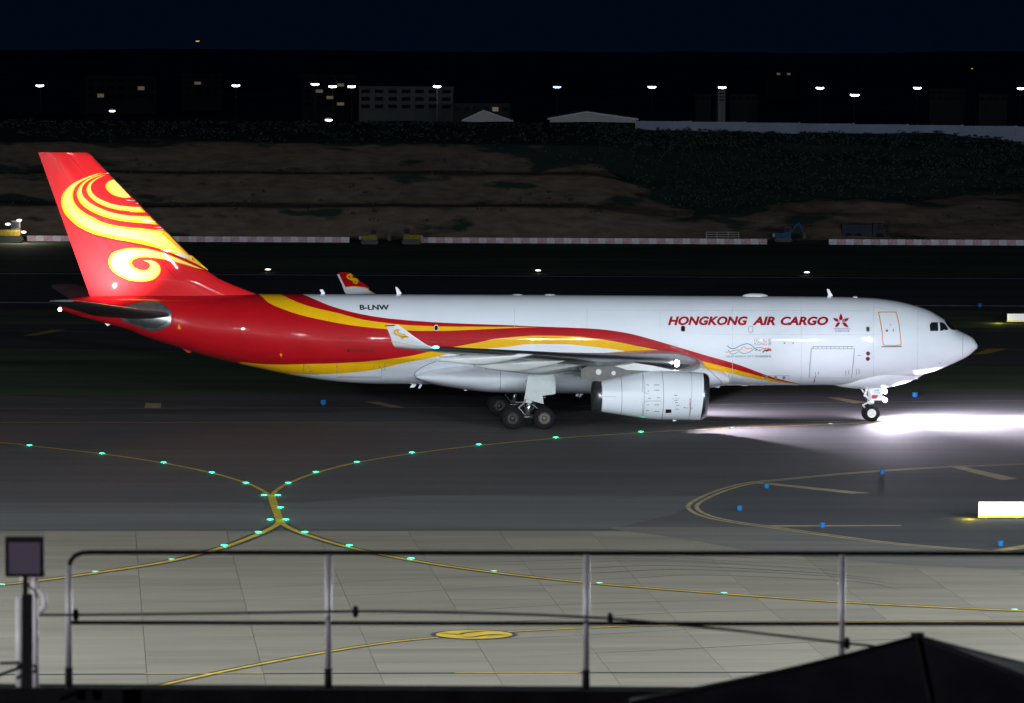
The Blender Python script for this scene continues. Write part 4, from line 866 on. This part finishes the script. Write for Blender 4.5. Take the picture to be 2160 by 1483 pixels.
# taxi and take-off lamps on the nose leg (lit)
for t, z in ((.30, 1.92), (-.30, 1.92), (.26, 1.38), (-.26, 1.38)):
    s = SN-.86
    MB().tube(A(s+.16, t, z), A(s, t, z), .07, .15, n=16).build('lamp_housing', 'gearwhite', ng, True)
    MB().ball(A(s-.02, t, z), .16, 14, 8, .8, 1, 1).build('lamp_lens', 'lampwhite', ng, True)
MB().tube(A(SN, .3, 1.92), A(SN-.72, .3, 1.92), .04).tube(A(SN, -.3, 1.92), A(SN-.72, -.3, 1.92), .04).tube(A(SN, .26, 1.38), A(SN-.72, .26, 1.38), .04).tube(A(SN, -.26, 1.38), A(SN-.72, -.26, 1.38), .04).build('lamp_bar', 'gearwhite', ng)
def wpt(s, t, z): p = ORG - FW*s + ST*t; return (float(p[0]), float(p[1]), z)
for sg in (1, -1):
    for z, tgt, P_, sp in ((1.92, (-34, sg*2, 0), 1.7e5, 66), (1.92, (-7, sg*6.0, 0), 0.9e5, 118), (1.38, (4.2, sg*3.2, 0), 1.6e4, 136)):
        lamp('taxi_light', 'SPOT', wpt(SN-1.05, sg*.28, z), P_, (.90, .82, 1.0), .08, None, math.radians(sp), wpt(*tgt), 1.0)
# wing-root lamps let into the leading edge
for sg in (1, -1):
    t, s, z = 5.55, 19.96, 4.09
    MB().tube(A(s+.2, sg*t, z-.02), A(s-.05, sg*t, z-.02), .20, .24, n=18).build('lamp_housing', 'lip', wingR if sg > 0 else wingL, True)
    MB().ball(A(s-.05, sg*(t+.05), z-.02), .22, 16, 10, .9, 1, 1).build('landing_lamp', 'lampwhite', wingR if sg > 0 else wingL, True)
    lamp('landing_light', 'SPOT', wpt(s-.5, sg*(t+.05), z-.05), 1.5e4, (.90, .82, 1.0), .1, None, math.radians(124), wpt(9, sg*12, 0), 1.0)
# navigation lamp on the near wing tip
MB().ball(A(36.45, 28.75, 6.53), .12, 12, 8, 1.6, .8, .7).build('navigation_lamp', 'lampcyan', wingR, True)
lamp('logo_light', 'SPOT', wpt(55.4, 4.3, 7.95), 9.0e3, (1, .98, .95), .08, None, math.radians(92), wpt(55.0, .2, 10.9), 1.0)
lamp('logo_light', 'SPOT', wpt(55.4, -4.3, 7.95), 9.0e3, (1, .98, .95), .08, None, math.radians(92), wpt(55.0, -.2, 10.9), 1.0)

# ==================================================================  THINGS ON THE GROUND
ORD = ['first', 'second', 'third', 'fourth', 'fifth', 'sixth', 'seventh', 'eighth', 'ninth', 'tenth', 'eleventh', 'twelfth', 'thirteenth', 'fourteenth', 'fifteenth', 'sixteenth', 'seventeenth', 'eighteenth', 'nineteenth', 'twentieth']
# inset green centreline lights
proto = None
def green(px, py, label, dim=False):
    global proto
    p = ground(px, py)
    if proto is None:
        r = empty('taxiway_light')
        N = 16
        MB().loft([[(rr*math.cos(2*PI*k/N), rr*math.sin(2*PI*k/N), zz) for k in range(N)] for rr, zz in ((.20, -.01), (.20, .012), (.15, .030), (.10, .034))]).build('housing', 'steel', r, True)
        MB().ball((0, 0, .045), .036, 12, 8, 5.0, 2.2, 1.0).build('lens', 'lampgreen', r, True)
        lamp('lens_glow', 'POINT', (0, -.05, .16), 5.0, (.03, 1.0, .5), .05, r)
        proto = r; o = r
    else: o = copy_tree(proto)
    if dim:
        for ch in o.children:
            if ch.type == 'LIGHT': ch.data = ch.data.copy(); ch.data.energy = .5
            elif ch.name.startswith('lens'): ch.data = ch.data.copy(); ch.data.materials[0] = M['dimgreen']; ch.scale = (.9, 1, .75)
    o.location = (p[0], p[1], 0.004); o.rotation_euler = (0, 0, 0); o['label'] = label; o['category'] = 'taxiway light'; o['group'] = 'green lights along the taxi lines'
UL = [(557, 1046), (519, 1020), (447, 998), (345, 977), (215, 958), (62, 940.5)]
UR = [(586, 1046), (608, 1020), (666, 997), (753, 976), (869, 956), (1010, 939), (1172, 924), (1352, 912), (1545, 903), (1752, 895)]
LL = [(570, 1097.5), (545, 1124), (473, 1152), (362, 1181), (201, 1207), (4, 1234)]
LR = [(603, 1097.5), (643, 1124), (737, 1152), (867, 1180), (1042, 1206), (1264, 1231), (1527, 1252), (2140, 1287)]
green(592, 1072, 'single green light on the short yellow line joining the two forks')
for nm, L_ in (('upper left', UL), ('upper right', UR), ('lower left', LL), ('lower right', LR)):
    for k, p in enumerate(L_): green(*p, f'{ORD[k]} green light from the fork along the {nm} yellow line', (nm == 'lower right' and k > 3) or (nm == 'lower left' and k > 2) or (nm == 'upper right' and k > 7))
# blue edge markers
def marker(px, py, label, sc=.88):
    p = ground(px, py); r = empty('edge_marker', (p[0], p[1], 0.0), 0, label=label, category='edge marker', group='blue taxiway edge markers')
    h = .16*sc
    MB().tube((0, 0, 0), (0, 0, .12*sc), .03*sc).build('stem', 'black', r)
    MB().tube((0, 0, 0), (0, 0, .03), .09*sc).build('base', 'black', r)
    rings = [[(h*q*math.cos(2*PI*k/14), h*q*.8*math.sin(2*PI*k/14), z*sc) for k in range(14)] for q, z in ((.98, .07), (1, .09), (1, .33), (.95, .35))]
    MB().loft(rings).build('blue_panel', 'bluemark', r, True)
M['bluemark'] = mat('blue_reflective', (.012, .105, .28), .7, noise=.1, spec=.1)
for px, py, lb in ((1861, 1002, 'blue marker just inside the upper edge line of the island'), (1617, 1032, 'blue marker at the start of the long slanting island stripe'), (1560, 1079, 'blue marker near the rounded tip of the island'), (1735, 1115, 'blue marker standing on the lower level island stripe'), (2110, 1154, 'blue marker near the lower right end of the island')): marker(px, py, lb)
for px, py, lb in ((682, 856, 'blue marker below the tail on the far taxiway edge'), (1930, 840, 'blue marker under the airplane nose on the far taxiway edge'), (2067, 649, 'blue marker beside the runway line right of the nose')): marker(px, py, lb, 1.15)
# guidance sign boards
def sign(px0, px1, ytop, ybot, label, th=.25, face='signface'):
    p0 = ground(px0, ybot); d = p0[1]; sc = F/d; wdt = (px1-px0)/sc; hgt = (ybot-ytop)/sc
    r = empty('guidance_sign', (p0[0], p0[1], 0), YAW*.6, label=label, category='sign')
    MB().box((0, 0, .12), (wdt, th, hgt)).build('box', 'black', r)
    MB().box((.03, -.02, .16), (wdt-.03, -.001, hgt-.03)).build('face', face, r)
    for k in range(3): x = wdt*(.1+.4*k); MB().box((x-.04, .05, 0), (x+.04, .15, .12)).build('leg', 'taxiyellow', r)
    MB().box((.0, -.05, .06), (wdt, -.022, .14)).build('bottom_rail', 'signyellow', r)
    return r, wdt, hgt
M['signface'] = mat('backlit_sign_face', (.9, .9, .88), .5, emit=(1, .98, .95), estr=.75)
M['dimface'] = mat('dim_sign_face', (.8, .8, .8), .5, emit=(.9, .93, 1), estr=.22)
M['signyellow'] = mat('sign_yellow_rail', (.8, .62, .02), .5, emit=(1, .75, .02), estr=.5)
r, w_, h_ = sign(2063, 2230, 1057, 1094, 'large glowing white sign box with yellow lower rail at the right edge')
l = lamp('sign_glow', 'POINT', (-.5, -.25, .25), 45, (1, .85, .05), .1, r)
r, w_, h_ = sign(2124, 2230, 661, 680, 'small distant white sign box right of the airplane nose', face='dimface'); lamp('sign_glow', 'POINT', (-.8, -.4, .3), 40, (1, .9, .1), .1, r)
# runway edge lights
for k, (px, py) in enumerate(((565, 574.5), (1135, 576.5), (1702, 580.5))):
    p = ground(px, py); r = empty('runway_light', (p[0], p[1], 0), 0, label=f'{("left", "middle", "right")[k]} one of three pale lights along the far runway edge', category='runway light', group='far runway edge lights')
    MB().tube((0, 0, 0), (0, 0, .25), .05).build('stem', 'black', r); MB().ball((0, 0, .29), .10, 12, 8, 2.9, 1, .55).build('lamp', 'lampwarm', r, True)
# barrier blocks along the foot of the bank
M['bred'] = mat('barrier_red_plastic', (.50, .36, .40), .6, noise=.15, spec=.2); M['bwhite'] = mat('barrier_white_plastic', (.62, .58, .66), .6, noise=.08, spec=.2)
bme = {}
TENS = ['', '', 'twenty', 'thirty', 'forty', 'fifty']
def ordinal(n):                          # 0 -> first
    n += 1
    if n <= 20: return ORD[n-1]
    t, u = divmod(n, 10); return (TENS[t][:-1] + 'ieth') if u == 0 else TENS[t] + '-' + ORD[u-1]
def barrier(px, k, run, idx):
    py = 504 + (513-504)*(px-95)/(2160-95) + 4.6; p = ground(px, py)
    nm = 'bwhite' if k % 2 else 'bred'
    if nm not in bme:
        r = MB(); prof = [(-.22, 0), (.22, 0), (.22, .12), (.12, .30), (.10, .62), (-.10, .62), (-.12, .30), (-.22, .12)]
        r.loft([[(x*.44*2, y, z) for y, z in prof] for x in (-.54, .54)]); o = r.build('barrier_block', nm); bme[nm] = o.data
    else: o = link(bpy.data.objects.new('barrier_block', bme[nm]))
    o.location = (p[0], p[1], 0); o.rotation_euler = (0, 0, random.uniform(-.03, .03))
    o['label'] = f"{ordinal(idx)} block from the left in the {run} run of striped barriers, {'white' if k % 2 else 'faded red'}"; o['category'] = 'barrier'; o['group'] = ('white' if k % 2 else 'red') + ' barrier blocks along the bank'
k = 0
for a, b, run in ((66, 742, 'left'), (893, 1624, 'middle'), (1757, 2200, 'right')):
    x = a; idx = 0
    while x < b: barrier(x, k, run, idx); x += 17.9; k += 1; idx += 1
# work machines behind the barriers
M['myellow'] = mat('machine_yellow', (.22, .165, .025), .8, noise=.25, spec=.2); M['mblue'] = mat('machine_blue', (.006, .075, .20), .7, noise=.1, spec=.2); M['mdark'] = mat('machine_dark', (.02, .02, .022), .6, noise=.2); M['mcab'] = mat('truck_paint', (.012, .02, .036), .6, noise=.2, spec=.2); M['mwhite'] = mat('machine_white', (.30, .30, .29), .7, noise=.15, spec=.2)
def machine(px, py, label, color, boom, flip=1, lit=False, sc=1.0, rz=0.0):
    p = ground(px, py); r = empty('excavator', (p[0], p[1], 0), rz, label=label, category='excavator'); r.scale = (sc*flip, sc, sc)
    for y in (-.9, .6): MB().loft([[(x, y+yy, z) for x, z in ((-1.5, .3), (-1.2, 0), (1.2, 0), (1.5, .3), (1.2, .7), (-1.2, .7))] for yy in (0, .4)]).build('track', 'mdark', r)
    MB().box((-1.4, -.95, .75), (1.2, .95, 1.45)).build('body', color, r); MB().box((-1.75, -.85, .8), (-1.4, .85, 1.35)).build('counterweight', 'mwhite', r)
    MB().box((.2, -.95, 1.45), (1.2, -.1, 2.5)).build('cab', 'mdark', r); MB().box((.25, -.965, 1.65), (1.1, -.951, 2.35)).build('cab_window', 'glass', r)
    if boom:
        bc = color if boom == 1 else boom
        MB().prism([(.9, .1, 1.3), (1.2, .1, 1.3), (2.6, .1, 3.0), (2.4, .1, 3.2)], (0, .3, 0)).build('boom', bc, r); MB().prism([(2.3, .12, 3.2), (2.6, .12, 3.1), (3.5, .12, 1.3), (3.3, .12, 1.2)], (0, .25, 0)).build('arm', bc, r)
        MB().prism([(3.2, -.2, 1.3), (3.6, -.2, 1.4), (3.7, -.2, .6), (3.1, -.2, .5)], (0, .8, 0)).build('bucket', 'mdark', r)
    if lit:
        for q in ((1.1, -.97, 2.55), (-.2, -.97, 2.1), (1.6, -.97, 1.2)): MB().ball(q, .16, 10, 6, 1.8, .7, .8).build('work_lamp', 'lampwarm', r, True)
        lamp('work_light', 'POINT', (1.4, -1.9, 2.3), 500, (1, .88, .74), .2, r)
    return r
machine(780, 515, 'small yellow excavator half behind the barrier gap, left of its pair', 'myellow', False, 1, sc=.7)
machine(868, 515, 'yellow excavator with pale counterweight, right one beside the barrier gap', 'myellow', 'mdark', -1, sc=.75)
machine(22, 511, 'yellow work machine with lit lamps at the left edge', 'myellow', False, 1, True, sc=1.0)
machine(1652, 510, 'blue excavator in the barrier gap at the foot of the bank', 'mblue', True, 1, sc=.72)
def truck(px, py, label):
    p = ground(px, py); r = empty('truck', (p[0], p[1], 0), 0, label=label, category='truck')
    MB().box((-2.6, -1, .6), (.9, 1, 1.9)).build('tipper_body', 'mcab', r); MB().loft([[(x, y, z) for x, z in ((1.0, .5), (2.5, .5), (2.5, 1.1), (2.1, 2.0), (1.0, 2.0))] for y in (-1, 1)]).build('cab', 'mcab', r)
    MB().prism([(1.5, -1.01, 1.25), (2.3, -1.01, 1.25), (2.05, -1.01, 1.85), (1.5, -1.01, 1.85)], (0, -.01, 0)).build('window', 'glass', r)
    for x in (-1.8, -.7, 1.8): MB().tube((x, -1.05, .45), (x, -.7, .45), .45, n=16).build('wheel', 'tyre', r)
truck(1822, 507, 'dark blue truck parked behind the right run of barriers')
p = ground(1524, 507.5); r = empty('work_trestle', (p[0], p[1], 0), 0, label='pale metal railing frame behind the barriers, left of the blue excavator', category='railing')
for z in (.45, .72, .98): MB().tube((-1.9, 0, z), (1.9, 0, z), .05).build('rail', 'mwhite', r)
for x in (-1.9, -.65, .65, 1.9): MB().tube((x, 0, 0), (x, 0, 1.0), .05).build('post', 'mwhite', r)

# ==================================================================  BEYOND THE BANK
# wall along the crest
M['wallpaint'] = mat('pale_blue_wall_paint', (.20, .24, .34), .8, noise=.1, nscale=.3)
pw = [at_dist(x, 262, 670) for x in (1342, 2600)]
wr = empty('boundary_wall', (0, 0, 0), 0, label='long pale blue boundary wall along the crest at the right', category='wall')
x0 = pw[0][0]; k = 0
while x0 < pw[1][0]:
    x1 = x0 + 7.0; px = 1080 + x0/670*F; zt_ = HC - (253.5 + (262-253.5)*(px-1342)/(2160-1342) - Y0 + 0)/F*670 + .0
    MB().box((x0+.02, 669.9, zt_-2.6), (x1-.02, 670.1, zt_)).build('wall_panel', 'wallpaint', wr); MB().box((x0-.15, 669.7, zt_-2.6), (x0+.15, 670.3, zt_+.14)).build('pillar', 'wallpaint', wr)
    x0 = x1; k += 1
M['roofsheet'] = mat('pale_roof_sheet', (.42, .44, .45), .5, noise=.15, nscale=.3); M['bwall'] = mat('pale_render', (.40, .42, .44), .8, noise=.1, nscale=.2); M['dwall'] = mat('dull_render', (.06, .06, .07), .8, noise=.15, nscale=.2); M['litwin'] = mat('lit_window', (.9, .8, .6), .5, emit=(1, .82, .55), estr=.07); M['darkwin'] = mat('dark_window', (.03, .034, .04), .6, noise=.2, spec=.1)
# low halls just behind the crest
def hall(px0, px1, ytop, ybot, dist, label, rise=.45, depth=14):
    a = at_dist(px0, ybot, dist); b = at_dist(px1, ytop, dist); w = b[0]-a[0]; zb = a[2]-6; zt_ = b[2]; ze = zt_ - (zt_-a[2])*rise
    r = empty('hall', (a[0], dist, zb), 0, label=label, category='hall'); h = ze-zb; hr = zt_-zb
    MB().box((0, 0, 0), (w, depth, h)).build('wall', 'bwall', r)
    MB().add([(-.3, -.4, h), (w*.42, -.4, hr), (w+.3, -.4, h), (-.3, depth+.4, h), (w*.42, depth+.4, hr), (w+.3, depth+.4, h), (-.3, -.4, h-.2), (w*.42, -.4, hr-.2), (w+.3, -.4, h-.2), (-.3, depth+.4, h-.2), (w*.42, depth+.4, hr-.2), (w+.3, depth+.4, h-.2)],
             [(0, 1, 4, 3), (1, 2, 5, 4), (6, 9, 10, 7), (7, 10, 11, 8), (0, 6, 7, 1), (1, 7, 8, 2), (3, 4, 10, 9), (4, 5, 11, 10), (0, 3, 9, 6), (2, 8, 11, 5)]).build('roof', 'roofsheet', r)
    MB().prism([(0, -.05, h), (w*.42, -.05, hr-.25), (w, -.05, h)], (0, .04, 0)).build('gable', 'bwall', r)
    return r
hall(1160, 1342, 235, 268, 716, 'broad low hall with pale pitched roof behind the crest'); hall(978, 1078, 232, 268, 722, 'small pale-roofed shed behind the crest, left of the broad hall', .6)
# far buildings
def building(px0, px1, ytop, ybot, dist, label, floors, bays, wall='bwall', lit=(), depth=14, sign_roof=False):
    a = at_dist(px0, ybot, dist); b = at_dist(px1, ytop, dist); w = b[0]-a[0]; zb = min(a[2], -12) if a[2] > -14 else a[2]; z0 = a[2]; hgt = b[2]-zb
    r = empty('building', (a[0], dist, zb), 0, label=label, category='building')
    MB().box((0, 0, 0), (w, depth, hgt)).build('wall', wall, r); MB().box((-.3, -.3, hgt), (w+.3, depth+.3, hgt+.5)).build('roof', wall, r)
    fh = (b[2]-z0)/floors; bw = w/bays
    for f_ in range(floors):
        for q in range(bays):
            zz = z0-zb + fh*f_; m = 'litwin' if (f_, q) in lit else 'darkwin'
            MB().box((bw*(q+.18), -.12, zz+fh*.30), (bw*(q+.82), -.02, zz+fh*.78)).build('window', m, r)
            MB().box((bw*(q+.14), -.25, zz+fh*.24), (bw*(q+.86), -.02, zz+fh*.29)).build('sill', wall, r)
    return r
building(757, 956, 186, 233, 1750, 'long white three-storey building with dark windows behind the bank', 3, 7)
building(640, 752, 160, 226, 1950, 'taller dull building with a few lit windows left of the white one', 5, 5, 'dwall', ((1, 2), (3, 3), (0, 3), (2, 1)))
building(180, 330, 163, 210, 2100, 'wide low dull block on the far left skyline', 3, 7, 'dwall', ((1, 5), (0, 1)))
building(385, 470, 158, 206, 2200, 'narrow dull block right of the wide one on the far left', 4, 4, 'dwall', ((2, 1),))
building(1515, 1530, 187, 215, 1500, 'slim pale tower block under the brightest street lamp', 4, 1, 'bwall'); building(1540, 1598, 202, 214, 1700, 'low building right of the slim tower', 1, 4, 'dwall')
building(1466, 1500, 202, 214, 1700, 'low building left of the slim tower', 1, 3, 'dwall'); building(1615, 1680, 152, 170, 2600, 'distant pale slab above the street lamps at right', 2, 6, 'dwall', ((1, 2), (1, 4)))
building(1960, 2035, 190, 214, 1700, 'wide dim building below the right street lamps', 2, 5, 'dwall'); building(2065, 2125, 202, 216, 1600, 'low building near the right edge', 1, 4, 'dwall'); building(955, 1075, 222, 240, 1500, 'long low annex right of the white building', 1, 6, 'dwall', ((0, 4),))
# street lamps
M['poleblack'] = mat('black_pole_paint', (.006, .006, .007), .9, noise=.2, spec=.05)
def street(px, py, dist, label, col_='lampwhite', power=3.0e4, sc=1.0, hgt=None):
    p = at_dist(px, py, dist); hgt = hgt or 12
    r = empty('street_lamp', (p[0], dist, p[2]-hgt), 0, label=label, category='street lamp', group='street lamps beyond the bank')
    MB().tube((0, 0, 0), (0, 0, hgt+.2), .08*sc, .05*sc).build('pole', 'poleblack', r); MB().tube((0, 0, hgt+.2), (0, -1.2, hgt+.35), .07*sc).build('arm', 'mdark', r)
    MB().box((-.8*sc, -1.8, hgt+.18), (.8*sc, -.9, hgt+.42)).build('lamp_head', 'mdark', r); MB().ball((0, -1.35, hgt+.08), .46*sc, 12, 8, 2.3, 1.0, .75).build('lens', col_, r, True)
    if power: lamp('street_light', 'POINT', (0, -4.5, hgt-.6), power, (.86, .93, 1.0), .3, r)
SLM = [(85, 181), (498, 181), (665, 178), (702, 183), (742, 183), (922, 183), (1175, 184), (1375, 184), (1523, 185), (1729, 186), (1934, 186), (2153, 187)]
M['lampsoft'] = mat('street_lens', (1, 1, 1), .3, emit=(.95, .97, 1), estr=8); M['lampblue'] = mat('bluish_street_lens', (.6, .7, 1), .3, emit=(.35, .55, 1), estr=2.5)
for k, (px, py) in enumerate(SLM):
    street(px, py, 1350, f'{ORD[k]} street lamp from the left in the level row on the skyline', 'lampblue' if k == 6 else 'lampsoft', 1.2e4 if k == 5 else 2e3 if k == 8 else 5e2)
street(1802, 201, 1200, 'lower bright street lamp between two of the skyline row', 'lampsoft', 5e2); street(694, 254, 760, 'lone small lamp on the bank top below the tall dull building', 'lampsoft', 300, .5, 5); street(238, 235, 900, 'lone small lamp on the bank top at far left', 'lampwarm', 500, .5, 6)
street(417, 87, 3000, 'orange lamp high above the skyline at left', 'lamporange', 0, 1.0, 40); street(2050, 145, 3000, 'small orange lamp high at the right skyline', 'lamporange', 0, .45, 30)

# ==================================================================  THE FOREGROUND ROOF EDGE
DF = 40.0
def fp(px, py, d=DF): p = at_dist(px, py, d); return np.array([p[0], d, p[2]])
M['rail'] = mat('black_rail_paint', (.007, .007, .008), .7, noise=.2, spec=.1); M['post'] = mat('galvanised_post', (.34, .33, .36), .5, metal=.3, noise=.15, nscale=4); M['roofdark'] = mat('dark_roof_felt', (.006, .006, .007), .95, noise=.3, spec=.02); M['canopy'] = mat('black_canopy_cloth', (.010, .010, .016), .9, noise=.3, nscale=1.5, spec=.05); M['glasslamp'] = mat('dull_purple_glass', (.09, .07, .11), .25, noise=.1)
zdeck = fp(1080, 1452)[2]
ter = empty('terminal_roof', (0, 0, 0), 0, label='dark flat roof edge under the railing along the bottom', category='roof')
MB().box((-30, 28, zdeck-.5), (30, DF+.25, zdeck-.12)).build('roof_slab', 'roofdark', ter); MB().box((-30, DF-.15, zdeck-.119), (30, DF+.15, zdeck)).build('parapet', 'roofdark', ter); MB().box((-29.9, 29, 0), (29.9, DF+.2, zdeck-.501)).build('wall', 'dwall', ter)
fence = empty('railing', (0, DF, zdeck), 0, label='black two-bar railing with grey posts across the foreground', category='railing')
fl = lambda v: np.array(v) - np.array([0, DF, zdeck])
cr = [fp(145, 1215), fp(145.5, 1198), fp(149, 1183), fp(158, 1172), fp(172, 1166.5), fp(190, 1165), fp(700, 1166), fp(1240, 1167), fp(1780, 1167.5), fp(2700, 1168)]
MB().path([fl(v) for v in cr], .019, 10).build('top_rail', 'rail', fence, True)
MB().path([fl(fp(150, 1313.5)), fl(fp(1080, 1315)), fl(fp(2700, 1317))], .016, 10).build('middle_rail', 'rail', fence, True)
for px in (145, 693, 1237.5, 1777, 2318):
    yt = 1192 if px == 145 else 1170; a = fl(fp(px, yt)); b_ = a.copy(); b_[2] = 0; MB().tube(a, b_ + np.array([0, 0, .15]), .026, n=12).build('post', 'post', fence, True); MB().tube(b_ + np.array([0, 0, .15]), b_, .030, n=12).build('post_foot', 'rail', fence, True)
# sagging cable with clips
cb = [(60, 1297, 39.6), (160, 1297, 39.7), (450, 1294, 39.7), (750, 1289.5, 39.7), (960, 1292, 39.7), (1130, 1297, 39.7), (1287, 1305, 39.7), (1420, 1317, 39.6), (1560, 1331, 39.6), (1787, 1357, 39.5), (1850, 1364, 39.4), (1905, 1372, 39.2)]
cable = empty('cable', fp(60, 1297, 39.6), 0, label='thin black cable sagging along the railing towards the canopy', category='cable')
c0 = fp(60, 1297, 39.6); cp_ = spline([fp(*q) for q in cb], 60) - c0
MB().path(cp_, .010, 8).build('wire', 'rail', cable, True)
for px, py in ((160, 1297), (750, 1290), (1287, 1305), (1787, 1357)): q = fp(px, py, 39.7) - c0; MB().ball(q, .032, 10, 6, .8, .8, 1.6).build('clip', 'rail', cable, True)
# floodlight on its stand at the left
DL = 39.0
lp = empty('floodlight_stand', fp(52, 1448, DL), 0, label='square dark purple floodlight on a black pole at the left edge', category='floodlight'); l0 = fp(52, 1448, DL)
def lbox(x0, y0, x1, y1, d0, d1, nm, m): a = fp(x0, y1, DL) - l0; b_ = fp(x1, y0, DL) - l0; return MB().box((a[0], d0, a[2]), (b_[0], d1, b_[2])).build(nm, m, lp)
lbox(11, 1134, 92, 1217, 0, .10, 'lamp_case', 'rail'); lbox(19, 1144, 85, 1210, -.012, -.001, 'front_glass', 'glasslamp')
lbox(47.5, 1217, 57.5, 1262, .02, .06, 'neck', 'rail'); lbox(47, 1254, 68, 1452, -.02, .05, 'pole', 'rail')
MB().path([fp(50, 1222, DL)-l0 + np.array([0, .03, 0]), fp(62, 1238, DL)-l0, fp(74, 1246, DL)-l0, fp(78, 1262, DL)-l0], .008, 8).build('lead', 'rail', lp)
wp = empty('white_pipe_post', fp(52, 1448, 39.35), 0, label='white pipes standing behind the black floodlight pole', category='pipe post'); w0 = fp(52, 1448, 39.35)
M['pipe'] = mat('white_pipe', (.62, .60, .64), .5, noise=.1)
for x0, y0, y1, rr in ((40, 1260, 1448, .028), (73, 1218, 1448, .028)): MB().tube(fp(x0, y0, 39.35)-w0, fp(x0+1.5, y1, 39.35)-w0, rr, n=12).build('pipe', 'pipe', wp, True)
MB().path([fp(73, 1250, 39.35)-w0, fp(84, 1246, 39.35)-w0, fp(93, 1256, 39.35)-w0, fp(94, 1280, 39.35)-w0, fp(84, 1290, 39.35)-w0, fp(74, 1291, 39.35)-w0], .022, 10).build('bend', 'pipe', wp, True)
MB().tube(fp(42, 1220, 39.35)-w0, fp(68, 1221, 39.35)-w0, .022).build('cross_pipe', 'pipe', wp, True)
MB().path([fp(0, 1399, 39.2)-w0, fp(40, 1398, 39.2)-w0, fp(55, 1412, 39.2)-w0], .012).path([fp(-40, 1440, 39.2)-w0, fp(20, 1416, 39.2)-w0, fp(46, 1408, 39.2)-w0], .012).build('bracket', 'rail', wp)
# black canopy at the lower right
DCN = 36.0
ap = fp(1935, 1344, DCN); cn = empty('canopy', (ap[0], DCN, ap[2]), 0, label='black peaked canopy roof at the lower right corner', category='canopy')
def cpt(px, py, d): p = at_dist(px, py, d); return np.array([p[0]-ap[0], d-DCN, p[2]-ap[2]])
lf_ = cpt(1290, 1492, DCN-.9); rf_ = cpt(2500, 1530, DCN-1.2); lb_ = cpt(1330, 1478, DCN+2.0); rb_ = cpt(2440, 1452, DCN+2.2); fr_ = cpt(2000, 1640, DCN-1.6)
N_ = 12
def sag(a, b, k): return [a + (b-a)*u + np.array([0, 0, -k*math.sin(PI*u)]) for u in np.linspace(0, 1, N_+1)]
zero = np.zeros(3)
ribs_ = [sag(zero, e, .03) for e in (lb_, lf_, fr_, rf_, rb_)]
for a, b_ in ((0, 1), (1, 2), (2, 3), (3, 4), (4, 0)):
    ra, rb2 = ribs_[a], ribs_[b_]; MB().add([*ra, *rb2], [(i, i+1, N_+1+i+1, N_+1+i) for i in range(N_)]).build('cloth_panel', 'canopy', cn, True)
for r_ in ribs_: MB().path(r_, .018, 8).build('rib', 'rail', cn, True)
MB().tube((0, 0, .0), (0, 0, .03), .05).build('cap', 'rail', cn)
for e in (lf_, rf_): MB().tube(e, (e[0], e[1], zdeck - ap[2]-.1), .03).build('leg', 'rail', cn)
# floodlight masts that light the apron (they stand outside the frame)
for k, (mx_, my_, mz_, mp_) in enumerate(MASTS):
    r = empty('apron_light_mast', (mx_, my_, 0), 0, label=f'tall apron floodlight mast outside the frame, {ORD[k]} of twelve', category='light mast', group='apron floodlight masts')
    MB().tube((0, 0, -.1), (0, 0, mz_+1), .35, .16, n=14).build('pole', 'post', r, True); MB().box((-3, -.1, mz_-.2), (3, .1, mz_+.2)).build('cross_bar', 'post', r)
    for q in range(6): MB().box((-2.9+q*1.1, .12, mz_-.35), (-2.3+q*1.1, .4, mz_+.35)).build('lamp_head', 'mdark', r)
print('objects', len(bpy.data.objects))
